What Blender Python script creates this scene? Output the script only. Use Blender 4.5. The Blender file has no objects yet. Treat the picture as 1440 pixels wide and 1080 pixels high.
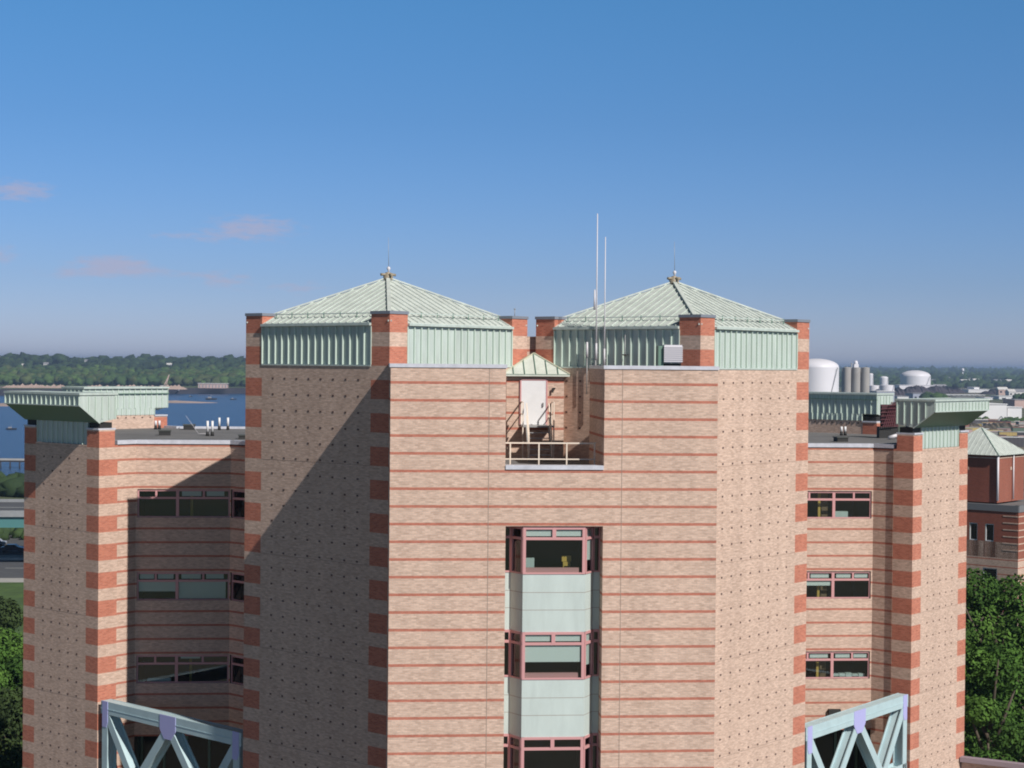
import bpy, math, random
from math import radians as R, sin, cos, pi, sqrt
from mathutils import Vector, Matrix
random.seed(7)
S = bpy.context.scene
COL = S.collection
# ------------------------------------------------------------------ camera (metres; z = 0 is eye level, the street lies at z = -36)
CU, CV, YAW, PIT, ROLL, F = -7.2213, -64.5348, R(4.926), R(-0.635), R(0.522), 2409.55
cam_d = bpy.data.cameras.new("camera"); cam = bpy.data.objects.new("camera", cam_d); COL.objects.link(cam)
cam_d.sensor_width = 36; cam_d.lens = 36 * F / 1440; cam_d.clip_start = 0.5; cam_d.clip_end = 90000
cam.matrix_world = Matrix.Translation((CU, CV, 0)) @ Matrix.Rotation(-YAW, 4, 'Z') @ Matrix.Rotation(R(90) + PIT, 4, 'X') @ Matrix.Rotation(ROLL, 4, 'Z')
S.camera = cam
# ------------------------------------------------------------------ sun, sky, exposure
AZ, EL = R(34), R(38.2)
sdir = Vector((sin(AZ) * cos(EL), -cos(AZ) * cos(EL), sin(EL)))
sd = bpy.data.lights.new("sun", 'SUN'); sd.energy = 5.0; sd.angle = R(0.5); sd.color = (1, .945, .88)
so = bpy.data.objects.new("sun", sd); COL.objects.link(so); so.rotation_euler = sdir.to_track_quat('Z', 'Y').to_euler(); so.location = (30, -60, 60)
W = bpy.data.worlds.new("World"); S.world = W; W.use_nodes = True
wn, wl = W.node_tree.nodes, W.node_tree.links
bg = wn['Background']; bg.inputs[1].default_value = 0.105
sky = wn.new('ShaderNodeTexSky'); sky.sky_type = 'NISHITA'; sky.sun_disc = False
sky.sun_elevation = EL; sky.sun_rotation = pi - AZ; sky.air_density = 1.0; sky.dust_density = 0.3; sky.ozone_density = 5.0; sky.altitude = 0
def wmath(op, a, b=None, c=None):
    n = wn.new('ShaderNodeMath'); n.operation = op
    for i, v in enumerate((a, b, c)):
        if v is None: continue
        if isinstance(v, (int, float)): n.inputs[i].default_value = v
        else: wl.new(v, n.inputs[i])
    return n.outputs[0]
tc = wn.new('ShaderNodeTexCoord'); sp = wn.new('ShaderNodeSeparateXYZ'); wl.new(tc.outputs['Generated'], sp.inputs[0])
az = wmath('MULTIPLY', wmath('ARCTAN2', sp.outputs[0], sp.outputs[1]), 57.2958)
el = wmath('MULTIPLY', wmath('ARCSINE', sp.outputs[2]), 57.2958)
cmb = wn.new('ShaderNodeCombineXYZ'); wl.new(az, cmb.inputs[0]); wl.new(wmath('MULTIPLY', el, 3.6), cmb.inputs[1])
nz = wn.new('ShaderNodeTexNoise'); nz.inputs['Scale'].default_value = 1.7; nz.inputs['Detail'].default_value = 7; nz.inputs['Roughness'].default_value = .62
wl.new(cmb.outputs[0], nz.inputs['Vector'])
tot = None
CLOUDS = [(-11.2, 5.45, 1.1, .36, .95), (-8.2, 3.2, 1.3, .30, 1.0), (-12.1, 3.4, .9, .34, .9), (-3.7, 4.45, 1.6, .45, .9), (-4.6, 2.65, 1.0, .3, .62), (-2.2, 2.5, 1.0, .26, .62), (-7.0, 2.9, 2.4, .18, .55), (-6.0, 4.1, 1.8, .22, .45), (-9.6, 2.8, 1.6, .2, .45)]
for (a0, e0, sa, se, st) in CLOUDS:
    x = wmath('POWER', wmath('ABSOLUTE', wmath('DIVIDE', wmath('SUBTRACT', az, a0), sa)), 2)
    y = wmath('POWER', wmath('ABSOLUTE', wmath('DIVIDE', wmath('SUBTRACT', el, e0), se)), 2)
    g = wmath('MULTIPLY', wmath('EXPONENT', wmath('MULTIPLY', wmath('ADD', x, y), -1)), st)
    tot = g if tot is None else wmath('ADD', tot, g)
m = wmath('SUBTRACT', wmath('ADD', wmath('MULTIPLY', tot, .62), nz.outputs['Fac']), .62)
mr = wn.new('ShaderNodeMapRange'); mr.interpolation_type = 'SMOOTHSTEP'; wl.new(m, mr.inputs[0])
mr.inputs[1].default_value = 0.0; mr.inputs[2].default_value = .55; mr.inputs[3].default_value = 0; mr.inputs[4].default_value = .62
fac = wmath('MULTIPLY', mr.outputs[0], wmath('MINIMUM', wmath('MULTIPLY', tot, 3.0), 1.0))
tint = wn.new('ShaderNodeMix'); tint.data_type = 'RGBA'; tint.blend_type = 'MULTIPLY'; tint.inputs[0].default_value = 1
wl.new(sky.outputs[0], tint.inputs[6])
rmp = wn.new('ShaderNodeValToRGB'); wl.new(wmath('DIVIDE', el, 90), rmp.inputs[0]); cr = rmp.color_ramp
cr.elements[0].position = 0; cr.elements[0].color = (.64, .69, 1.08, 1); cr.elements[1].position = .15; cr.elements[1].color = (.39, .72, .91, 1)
for p_, c_ in ((.03, (.50, .59, .90, 1)), (.09, (.41, .61, .85, 1)), (.22, (.26, .38, .38, 1)), (.5, (.12, .14, .09, 1))): e_ = cr.elements.new(p_); e_.color = c_  # tint by elevation; high sky outside the view darkened to deepen the shade
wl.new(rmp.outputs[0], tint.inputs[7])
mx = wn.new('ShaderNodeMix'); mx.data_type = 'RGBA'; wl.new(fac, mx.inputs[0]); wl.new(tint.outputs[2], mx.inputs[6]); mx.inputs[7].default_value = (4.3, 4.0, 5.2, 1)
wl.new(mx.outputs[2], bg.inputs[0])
S.view_settings.view_transform = 'Standard'; S.view_settings.look = 'None'; S.view_settings.exposure = 0.0; S.view_settings.gamma = 1
S.render.engine = 'CYCLES'
try:
    S.cycles.max_bounces = 6; S.cycles.transparent_max_bounces = 12; S.cycles.volume_bounces = 0; S.cycles.filter_width = 1.9
except Exception: pass

# ------------------------------------------------------------------ helpers
def ray(x, y):
    a, b = x - 720, y - 540
    X = (a * cos(ROLL) + b * sin(ROLL)) / F; Y = -(-a * sin(ROLL) + b * cos(ROLL)) / F
    Z = cos(PIT) - Y * sin(PIT); Yu = sin(PIT) + Y * cos(PIT)
    return (X * cos(YAW) + Z * sin(YAW), -X * sin(YAW) + Z * cos(YAW), Yu)
def atv(x, y, v):
    d = ray(x, y); t = (v - CV) / d[1]; return Vector((CU + d[0] * t, v, d[2] * t))
def atz(x, y, z):
    d = ray(x, y); t = z / d[2]; return Vector((CU + d[0] * t, CV + d[1] * t, z))

def vang(v): return math.atan2(v.y, v.x)
class MB:
    def __init__(s, *mats): s.v = []; s.f = []; s.m = []; s.mats = list(mats); s.sm = []
    def face(s, pts, mi=0, smooth=False):
        n = len(s.v); s.v += [tuple(p) for p in pts]; s.f.append(tuple(range(n, n + len(pts)))); s.m.append(mi); s.sm.append(smooth)
    def box(s, c, d, rz=0, mi=0, M=None):
        hx, hy, hz = d[0] / 2, d[1] / 2, d[2] / 2
        if M is None: M = Matrix.Translation(c) @ Matrix.Rotation(rz, 4, 'Z')
        P = [M @ Vector((x, y, z)) for z in (-hz, hz) for y in (-hy, hy) for x in (-hx, hx)]
        for q in ((0, 2, 3, 1), (4, 5, 7, 6), (0, 1, 5, 4), (2, 6, 7, 3), (0, 4, 6, 2), (1, 3, 7, 5)): s.face([P[i] for i in q], mi)
    def boxab(s, a, b, mi=0):
        s.box(((a[0] + b[0]) / 2, (a[1] + b[1]) / 2, (a[2] + b[2]) / 2), (abs(b[0] - a[0]), abs(b[1] - a[1]), abs(b[2] - a[2])), 0, mi)
    def bar(s, a, b, w, h=None, mi=0, up=(0, 0, 1)):
        a, b = Vector(a), Vector(b); h = h or w; d = b - a; L = d.length; x = d.normalized()
        up = Vector(up)
        if abs(x.dot(up)) > .99: up = Vector((0, 1, 0))
        y = up.cross(x).normalized(); z = x.cross(y)
        M = Matrix((x, y, z)).transposed().to_4x4(); M.translation = (a + b) / 2
        s.box(None, (L, w, h), mi=mi, M=M)
    def prism(s, poly, z0, z1, mi=0, top=None, bottom=True):
        A = sum(poly[i][0] * poly[(i + 1) % len(poly)][1] - poly[(i + 1) % len(poly)][0] * poly[i][1] for i in range(len(poly)))
        if A < 0: poly = poly[::-1]
        n = len(poly)
        for i in range(n):
            a, b = poly[i], poly[(i + 1) % n]; s.face([(a[0], a[1], z0), (b[0], b[1], z0), (b[0], b[1], z1), (a[0], a[1], z1)], mi)
        s.face([(p[0], p[1], z1) for p in poly], mi if top is None else top)
        if bottom: s.face([(p[0], p[1], z0) for p in poly[::-1]], mi)
    def tube(s, a, b, r0, r1=None, n=10, mi=0, cap=True, smooth=True):
        a, b = Vector(a), Vector(b); r1 = r0 if r1 is None else r1; d = (b - a).normalized()
        u = d.orthogonal().normalized(); w = d.cross(u)
        A = [a + (u * cos(2 * pi * i / n) + w * sin(2 * pi * i / n)) * r0 for i in range(n)]; Bq = [b + (u * cos(2 * pi * i / n) + w * sin(2 * pi * i / n)) * r1 for i in range(n)]
        for i in range(n):
            j = (i + 1) % n; s.face([A[i], A[j], Bq[j], Bq[i]], mi, smooth)
        if cap: s.face(A[::-1], mi); s.face(Bq, mi)
    def lathe(s, c, prof, n=24, mi=0):
        for (r0, z0), (r1, z1) in zip(prof, prof[1:]):
            for i in range(n):
                a, b = 2 * pi * i / n, 2 * pi * (i + 1) / n
                p = [(c[0] + r0 * cos(a), c[1] + r0 * sin(a), c[2] + z0), (c[0] + r0 * cos(b), c[1] + r0 * sin(b), c[2] + z0), (c[0] + r1 * cos(b), c[1] + r1 * sin(b), c[2] + z1), (c[0] + r1 * cos(a), c[1] + r1 * sin(a), c[2] + z1)]
                if r1 < 1e-6: p = p[:3]
                if r0 < 1e-6: p = [p[0], p[2], p[3]]
                s.face(p, mi, True)
    def build(s, name, parent=None, weld=False):
        base = Vector((0, 0, 0)); r = parent
        while r is not None: base += r.location; r = r.parent
        me = bpy.data.meshes.new(name); me.from_pydata([(p[0] - base.x, p[1] - base.y, p[2] - base.z) for p in s.v], [], s.f)
        for m_ in s.mats: me.materials.append(m_)
        me.polygons.foreach_set('material_index', s.m); me.polygons.foreach_set('use_smooth', s.sm)
        uv = me.uv_layers.new(name='UVMap'); dat = []
        for f in s.f:
            P = [Vector(s.v[i]) for i in f]; n = Vector((0, 0, 0))
            for i in range(len(P)):
                a, b = P[i], P[(i + 1) % len(P)]; n += Vector(((a.y - b.y) * (a.z + b.z), (a.z - b.z) * (a.x + b.x), (a.x - b.x) * (a.y + b.y)))
            if n.length < 1e-12: n = Vector((0, 0, 1))
            n.normalize()
            if abs(n.z) > .9: dat += [c for p in P for c in (p.x, p.y)]
            else:
                t = Vector((0, 0, 1)).cross(n).normalized(); dat += [c for p in P for c in (p.dot(t) + 500, p.z + 500)]
        uv.data.foreach_set('uv', dat)
        if weld or any(s.sm):
            import bmesh
            bm = bmesh.new(); bm.from_mesh(me); bmesh.ops.remove_doubles(bm, verts=bm.verts, dist=1e-4); bm.to_mesh(me); bm.free()
        me.update()
        o = bpy.data.objects.new(name, me); COL.objects.link(o)
        if parent: o.parent = parent
        return o
def tag(o, label=None, cat=None, group=None, kind=None):
    if label: o['label'] = label
    if cat: o['category'] = cat
    if group: o['group'] = group
    if kind: o['kind'] = kind
    return o
def thing(name, loc, label, cat, group=None):
    o = bpy.data.objects.new(name, None); o.empty_display_size = .3; COL.objects.link(o); o.location = loc
    return tag(o, label, cat, group)

# ------------------------------------------------------------------ materials
def mat(name, col, rough=.6, metal=0, noise=None, bump=None, spec=.5):
    """noise=(scale, amount, detail)  bump=(scale, strength)"""
    m = bpy.data.materials.new(name); m.use_nodes = True; N, L = m.node_tree.nodes, m.node_tree.links; b = N['Principled BSDF']
    b.inputs['Base Color'].default_value = (*col, 1); b.inputs['Roughness'].default_value = rough; b.inputs['Metallic'].default_value = metal
    b.inputs['Specular IOR Level'].default_value = spec
    tc = N.new('ShaderNodeTexCoord')
    if noise:
        n = N.new('ShaderNodeTexNoise'); n.inputs['Scale'].default_value = noise[0]; n.inputs['Detail'].default_value = noise[2] if len(noise) > 2 else 5
        n.inputs['Roughness'].default_value = .65; mpz = N.new('ShaderNodeMapping'); mpz.inputs['Scale'].default_value = (1, 1, noise[3] if len(noise) > 3 else 1); L.new(tc.outputs['Object'], mpz.inputs[0]); L.new(mpz.outputs[0], n.inputs['Vector'])
        r = N.new('ShaderNodeMapRange'); L.new(n.outputs['Fac'], r.inputs[0]); r.inputs[1].default_value = .3; r.inputs[2].default_value = .7
        r.inputs[3].default_value = 1 - noise[1]; r.inputs[4].default_value = 1 + noise[1]
        x = N.new('ShaderNodeMix'); x.data_type = 'RGBA'; x.blend_type = 'MULTIPLY'; x.inputs[0].default_value = 1; x.inputs[6].default_value = (*col, 1)
        L.new(r.outputs[0], x.inputs[7]); L.new(x.outputs[2], b.inputs['Base Color'])
    if bump:
        n = N.new('ShaderNodeTexNoise'); n.inputs['Scale'].default_value = bump[0]; n.inputs['Detail'].default_value = 6; L.new(tc.outputs['Object'], n.inputs['Vector'])
        k = N.new('ShaderNodeBump'); k.inputs['Strength'].default_value = bump[1]; L.new(n.outputs['Fac'], k.inputs['Height']); L.new(k.outputs[0], b.inputs['Normal'])
    return m
def brick(name, c1, c2, mortar, bw=.2, rh=.0667, mot=.17, streak=.10):
    m = bpy.data.materials.new(name); m.use_nodes = True; N, L = m.node_tree.nodes, m.node_tree.links; b = N['Principled BSDF']
    b.inputs['Roughness'].default_value = .9; b.inputs['Specular IOR Level'].default_value = .25
    uv = N.new('ShaderNodeUVMap'); t = N.new('ShaderNodeTexBrick'); L.new(uv.outputs[0], t.inputs['Vector'])
    t.inputs['Color1'].default_value = (*c1, 1); t.inputs['Color2'].default_value = (*c2, 1); t.inputs['Mortar'].default_value = (*mortar, 1)
    t.inputs['Scale'].default_value = 1; t.inputs['Brick Width'].default_value = bw; t.inputs['Row Height'].default_value = rh; t.inputs['Mortar Size'].default_value = .008
    t.inputs['Mortar Smooth'].default_value = .3; t.inputs['Bias'].default_value = -.1
    # patches of lighter and darker bricks, then faint rain streaks
    mp = N.new('ShaderNodeMapping'); L.new(uv.outputs[0], mp.inputs[0]); mp.inputs['Scale'].default_value = (2.6, 9.0, 1)
    n1 = N.new('ShaderNodeTexNoise'); n1.inputs['Scale'].default_value = 1.5; n1.inputs['Detail'].default_value = 5; n1.inputs['Roughness'].default_value = .7; L.new(mp.outputs[0], n1.inputs['Vector'])
    r1 = N.new('ShaderNodeMapRange'); L.new(n1.outputs['Fac'], r1.inputs[0]); r1.inputs[1].default_value = .34; r1.inputs[2].default_value = .60; r1.inputs[3].default_value = 1 - mot; r1.inputs[4].default_value = 1 + mot * .5
    mp2 = N.new('ShaderNodeMapping'); L.new(uv.outputs[0], mp2.inputs[0]); mp2.inputs['Scale'].default_value = (.9, .09, 1)
    n2 = N.new('ShaderNodeTexNoise'); n2.inputs['Scale'].default_value = 1.1; n2.inputs['Detail'].default_value = 4; L.new(mp2.outputs[0], n2.inputs['Vector'])
    r2 = N.new('ShaderNodeMapRange'); L.new(n2.outputs['Fac'], r2.inputs[0]); r2.inputs[1].default_value = .3; r2.inputs[2].default_value = .7; r2.inputs[3].default_value = 1 - streak; r2.inputs[4].default_value = 1 + streak * .4
    q = N.new('ShaderNodeMath'); q.operation = 'MULTIPLY'; L.new(r1.outputs[0], q.inputs[0]); L.new(r2.outputs[0], q.inputs[1])
    x = N.new('ShaderNodeMix'); x.data_type = 'RGBA'; x.blend_type = 'MULTIPLY'; x.inputs[0].default_value = 1; L.new(t.outputs['Color'], x.inputs[6]); L.new(q.outputs[0], x.inputs[7])
    L.new(x.outputs[2], b.inputs['Base Color'])
    k = N.new('ShaderNodeBump'); k.inputs['Strength'].default_value = .25; k.inputs['Distance'].default_value = .01; k.invert = True
    L.new(t.outputs['Fac'], k.inputs['Height']); L.new(k.outputs[0], b.inputs['Normal'])
    return m
def glassmat(name, tintc, refl=.1):
    m = bpy.data.materials.new(name); m.use_nodes = True; N, L = m.node_tree.nodes, m.node_tree.links
    N.remove(N['Principled BSDF']); out = N['Material Output']
    tr = N.new('ShaderNodeBsdfTransparent'); tr.inputs[0].default_value = (*tintc, 1); gl = N.new('ShaderNodeBsdfGlossy'); gl.inputs['Roughness'].default_value = .02
    fr = N.new('ShaderNodeLayerWeight'); fr.inputs[0].default_value = .5; pw = N.new('ShaderNodeMath'); pw.operation = 'POWER'; pw.inputs[1].default_value = 4; L.new(fr.outputs['Facing'], pw.inputs[0]); ad = N.new('ShaderNodeMath'); ad.operation = 'MULTIPLY_ADD'; ad.inputs[1].default_value = .6; ad.inputs[2].default_value = .04 + refl; L.new(pw.outputs[0], ad.inputs[0])
    mxs = N.new('ShaderNodeMixShader'); L.new(ad.outputs[0], mxs.inputs[0]); L.new(tr.outputs[0], mxs.inputs[1]); L.new(gl.outputs[0], mxs.inputs[2]); L.new(mxs.outputs[0], out.inputs[0])
    return m
BEIGE = brick('beige_brick', (.655, .468, .37), (.485, .33, .255), (.49, .41, .35))
RED = brick('red_brick', (.56, .195, .125), (.42, .13, .082), (.44, .25, .19), mot=.1)
BAND = brick('band_brick', (.49, .165, .11), (.38, .12, .08), (.40, .22, .17), mot=.1)
DOT = mat('dark_header_brick', (.115, .075, .065), .8)
JOINT = mat('joint_sealant', (.27, .20, .165), .9)
GREEN = mat('verdigris_metal', (.45, .52, .485), .55, 0, (3.5, .16, 7, .12), None, .5)
ROOFG = mat('verdigris_roof_metal', (.53, .57, .53), .5, 0, (2.2, .16, 8, .3), None, .5)
SEAM = mat('verdigris_seam', (.54, .64, .56), .4)
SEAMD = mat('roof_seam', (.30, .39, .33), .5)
GREEND = mat('dark_green_trim', (.13, .22, .17), .5)  # darker green used on undersides, brackets and thin trim
COPE = mat('pale_metal_coping', (.52, .53, .59), .45, 0, (3, .15))
COPED = mat('grey_slate_coping', (.20, .22, .26), .5)
DECK = mat('grey_roof_membrane', (.15, .145, .145), .9, 0, (.35, .22, 8), (6, .15))
FRAME = mat('mauve_window_frame', (.56, .29, .29), .5)
PANE = glassmat('window_glass', (.75, .82, .8), .08)
BLIND = mat('pale_blind', (.66, .70, .68), .7)
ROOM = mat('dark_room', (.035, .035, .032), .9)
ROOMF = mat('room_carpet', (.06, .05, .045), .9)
BROWN = mat('brown_wood_panel', (.17, .11, .06), .6)
FIN = mat('tan_bronze', (.30, .25, .18), .5)
YEL = mat('yellow_wood', (.55, .36, .08), .5)
TEAL = mat('pale_spandrel', (.50, .57, .545), .45, 0, (2.0, .09, 7, .2))
WHITE = mat('white_paint', (.70, .70, .71), .5, 0, (2, .05))
WMET = mat('white_metal', (.62, .60, .63), .45)
STEEL = mat('pale_green_steel', (.43, .56, .59), .45, 0, (1.5, .08))
GUSS = mat('lavender_gusset', (.42, .42, .72), .5)
GREY = mat('galvanised', (.34, .34, .34), .5, .3)
BLACK = mat('black_rubber', (.02, .02, .02), .7)
RAILC = mat('cream_rail_paint', (.72, .62, .52), .5)
DGLASS = mat('dark_glazing', (.012, .016, .016), .12)

# ------------------------------------------------------------------ brick walls: bands, quoins, dots
PER = 2 / 3
def bandz(k): return -0.69 - PER * k                       # centre of band k
def wall(mb, P0, P1, z0, z1, style='band', qL=0, qR=0, holes=(), offs=0):
    """outer face on the right hand side when walking P0 -> P1 reversed; mats 0 beige 1 red 2 band 3 dot 4 joint"""
    P0, P1 = Vector((*P0, 0)), Vector((*P1, 0)); L = (P1 - P0).length; d = (P1 - P0) / L; n = Vector((d.y, -d.x, 0))
    P0 = P0 + n * offs
    ts = {0, L}; zs = {z0, z1}
    if qL: ts.add(qL)
    if qR: ts.add(L - qR)
    for (a, b, c, e) in holes: ts |= {max(0, a), min(L, b)}; zs |= {max(z0, c), min(z1, e)}
    k0, k1 = -8, 60
    for k in range(k0, k1):
        c = bandz(k)
        for z in (c + .05, c - .05):
            if z0 < z < z1 and (style == 'band' or qL or qR): zs.add(z)
    ts = sorted(ts); zs = sorted(zs)
    def P(t, z, o=0): q = P0 + d * t + n * o; return (q.x, q.y, z)
    for ta, tb in zip(ts, ts[1:]):
        if tb - ta < 1e-5: continue
        tm = (ta + tb) / 2; inq = (qL and tm < qL) or (qR and tm > L - qR)
        run = None
        def flush(r):
            if r: mb.face([P(ta, r[0]), P(tb, r[0]), P(tb, r[1]), P(ta, r[1])], r[2])
        for za, zb in zip(zs, zs[1:]):
            if zb - za < 1e-5: continue
            zm = (za + zb) / 2
            if any(a < tm < b and c < zm < e for (a, b, c, e) in holes): mi = -1
            else:
                kk = (-.69 - zm) / PER
                kr = round(kk); inb = abs(zm - bandz(kr)) < .05
                if inq:
                    k2 = math.floor((-.64 - zm) / (2 * PER) + 1e-6); top = -.64 - 2 * PER * k2; mi = 1 if top - (PER + .1) < zm < top else 0
                else: mi = 2 if (inb and style == 'band') else 0
            if run and run[2] == mi: run[1] = zb
            else:
                if run and run[2] >= 0: flush(run)
                run = [za, zb, mi]
        if run and run[2] >= 0: flush(run)
    if style == 'dots':
        nd = max(1, round((L - 1.0 * (2 if qL and qR else 1) - .7) / .72) + 0)
        a = (qL or .3) + .70; b = L - (qR or .3) - .70; nd = round((b - a) / .72)
        k = 0
        while True:
            z = -.655 - PER * k; k += 1
            if z > z1 - .3: continue
            if z < z0 + .1: break
            for i in range(nd + 1):
                t = a + (b - a) * i / nd
                q = P0 + d * t + n * .004; M = Matrix.Translation((q.x, q.y, z)) @ Matrix.Rotation(math.atan2(d.y, d.x), 4, 'Z')
                mb.box(None, (.105, .01, .075), mi=3, M=M)
        z = -4.08
        while z > z0:
            if z < z1: mb.face([P(qL, z - .008, .003), P(L - qR, z - .008, .003), P(L - qR, z + .008, .003), P(qL, z + .008, .003)], 4)
            z -= 4
def vjoint(mb, P0, P1, t, z0, z1):
    P0, P1 = Vector((*P0, 0)), Vector((*P1, 0)); d = (P1 - P0).normalized(); n = Vector((d.y, -d.x, 0)) * .004
    a, b = P0 + d * (t - .012) + n, P0 + d * (t + .012) + n
    mb.face([(a.x, a.y, z0), (b.x, b.y, z0), (b.x, b.y, z1), (a.x, a.y, z1)], 4)
WM = (BEIGE, RED, BAND, DOT, JOINT)
def ribbed(mb, P0, P1, z0, z1, n, depth=.07, w=.035, mi=0, rmi=1, ends=True, thick=.1, zr0=None, zr1=None):
    """flat sheet with standing ribs; outer side to the right of P0->P1"""
    P0, P1 = Vector((*P0, 0)), Vector((*P1, 0)); L = (P1 - P0).length; d = (P1 - P0) / L; nn = Vector((d.y, -d.x, 0))
    ang = math.atan2(d.y, d.x)
    c = (P0 + P1) / 2 - nn * thick / 2; mb.box((c.x, c.y, (z0 + z1) / 2), (L, thick, z1 - z0), ang, mi)
    for i in range(0 if ends else 1, n + (1 if ends else 0)):
        q = P0 + d * (L * i / n) + nn * (depth / 2 + .001); mb.box((q.x, q.y, ((zr0 or z0) + (zr1 or z1)) / 2), (w, depth, (zr1 or z1) - (zr0 or z0)), ang, rmi)

# ------------------------------------------------------------------ the brick building
G0 = -36.0
bld = thing('brick_building', (0, 28, G0), 'large beige and red striped brick building with two pale green pyramid roofs', 'building')
w_, tv, h_ = 6.237, 3.506, 6.05
Vm = 57.74                                                   # mirror: v -> Vm - v
def part(mb, name, parent=bld, label=None):
    o = mb.build(name, parent)
    if label: o['label'] = label
    return o
# front block
m = MB(*WM)
NL, NR, NZ = -1.885, 1.872, -3.82
BL, BR, BZ = -1.855, 1.862, -6.10
wall(m, (-w_, 0), (w_, 0), G0, -.1, 'band', holes=[(NL + w_, NR + w_, NZ, 1), (BL + w_, BR + w_, G0 - 1, BZ)])
wall(m, (-w_, tv + .05), (-w_, 0), G0, -.1); wall(m, (w_, 0), (w_, tv + .05), G0, -.1)
BD = 4.3; TU = w_ - (BD - tv)
wall(m, (NR, BD), (NR, 0), -4.0, -.1); wall(m, (NL, 0), (NL, BD), -4.0, -.1); wall(m, (TU, BD), (NR, BD), -4.0, -.1); wall(m, (NL, BD), (-TU, BD), -4.0, -.1)
vjoint(m, (-w_, 0), (w_, 0), w_ + 2.56, G0, -.1); vjoint(m, (-w_, 0), (w_, 0), w_ - 2.52, G0, -.1)
# bay slot jambs and soffit
for a, b in (((BL, 0), (BL, .8)), ((BR, .8), (BR, 0))): wall(m, a, b, G0, BZ)
m.face([(BL, 0, BZ), (BL, .9, BZ), (BR, .9, BZ), (BR, 0, BZ)], 2)
part(m, 'front_wall')
m = MB(COPE)
def coping(m, a, b, z0, z1, wd=.36, off=.04):
    a, b = Vector((*a, 0)), Vector((*b, 0)); d = (b - a).normalized(); n = Vector((d.y, -d.x, 0)); c0 = a + n * (off - wd / 2) - d * 0; c1 = b + n * (off - wd / 2)
    m.bar((c0.x, c0.y, (z0 + z1) / 2), (c1.x, c1.y, (z0 + z1) / 2), wd, z1 - z0)
coping(m, (NR - .04, 0), (w_ + .04, 0), -.12, .02); coping(m, (w_, .32), (w_, tv), -.117, .017); coping(m, (NR, BD), (NR, .32), -.117, .017); coping(m, (TU, BD), (NR + .33, BD), -.114, .014)
part(m, 'coping')
m = MB(COPE); coping(m, (-w_ - .04, 0), (NL + .04, 0), -.12, .02); coping(m, (-w_, tv), (-w_, .32), -.117, .017); coping(m, (NL, .32), (NL, BD), -.117, .017); coping(m, (NL - .33, BD), (-TU, BD), -.114, .014)
part(m, 'coping')
m = MB(COPE); coping(m, (NL + .01, 0), (NR - .01, 0), NZ - .13, NZ + .03, .5, .05); part(m, 'terrace_sill')
m = MB(DECK)
m.face([(NR + .1, .1, -.16), (w_ - .1, .1, -.16), (w_ - .1, 3.6, -.16), (TU, BD - .1, -.16), (NR + .1, BD - .1, -.16)]); part(m, 'block_roof_deck')
m = MB(DECK); m.face([(NL - .1, .1, -.16), (NL - .1, BD - .1, -.16), (-TU, BD - .1, -.16), (-w_ + .1, 3.6, -.16), (-w_ + .1, .1, -.16)]); part(m, 'block_roof_deck')
m = MB(DECK); m.face([(NL, .1, -3.95), (NR, .1, -3.95), (NR, BD - .5, -3.95), (TU, BD - .5, -3.95), (0, 9.9, -3.95), (-TU, BD - .5, -3.95), (NL, BD - .5, -3.95)])
part(m, 'terrace_deck')
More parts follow.
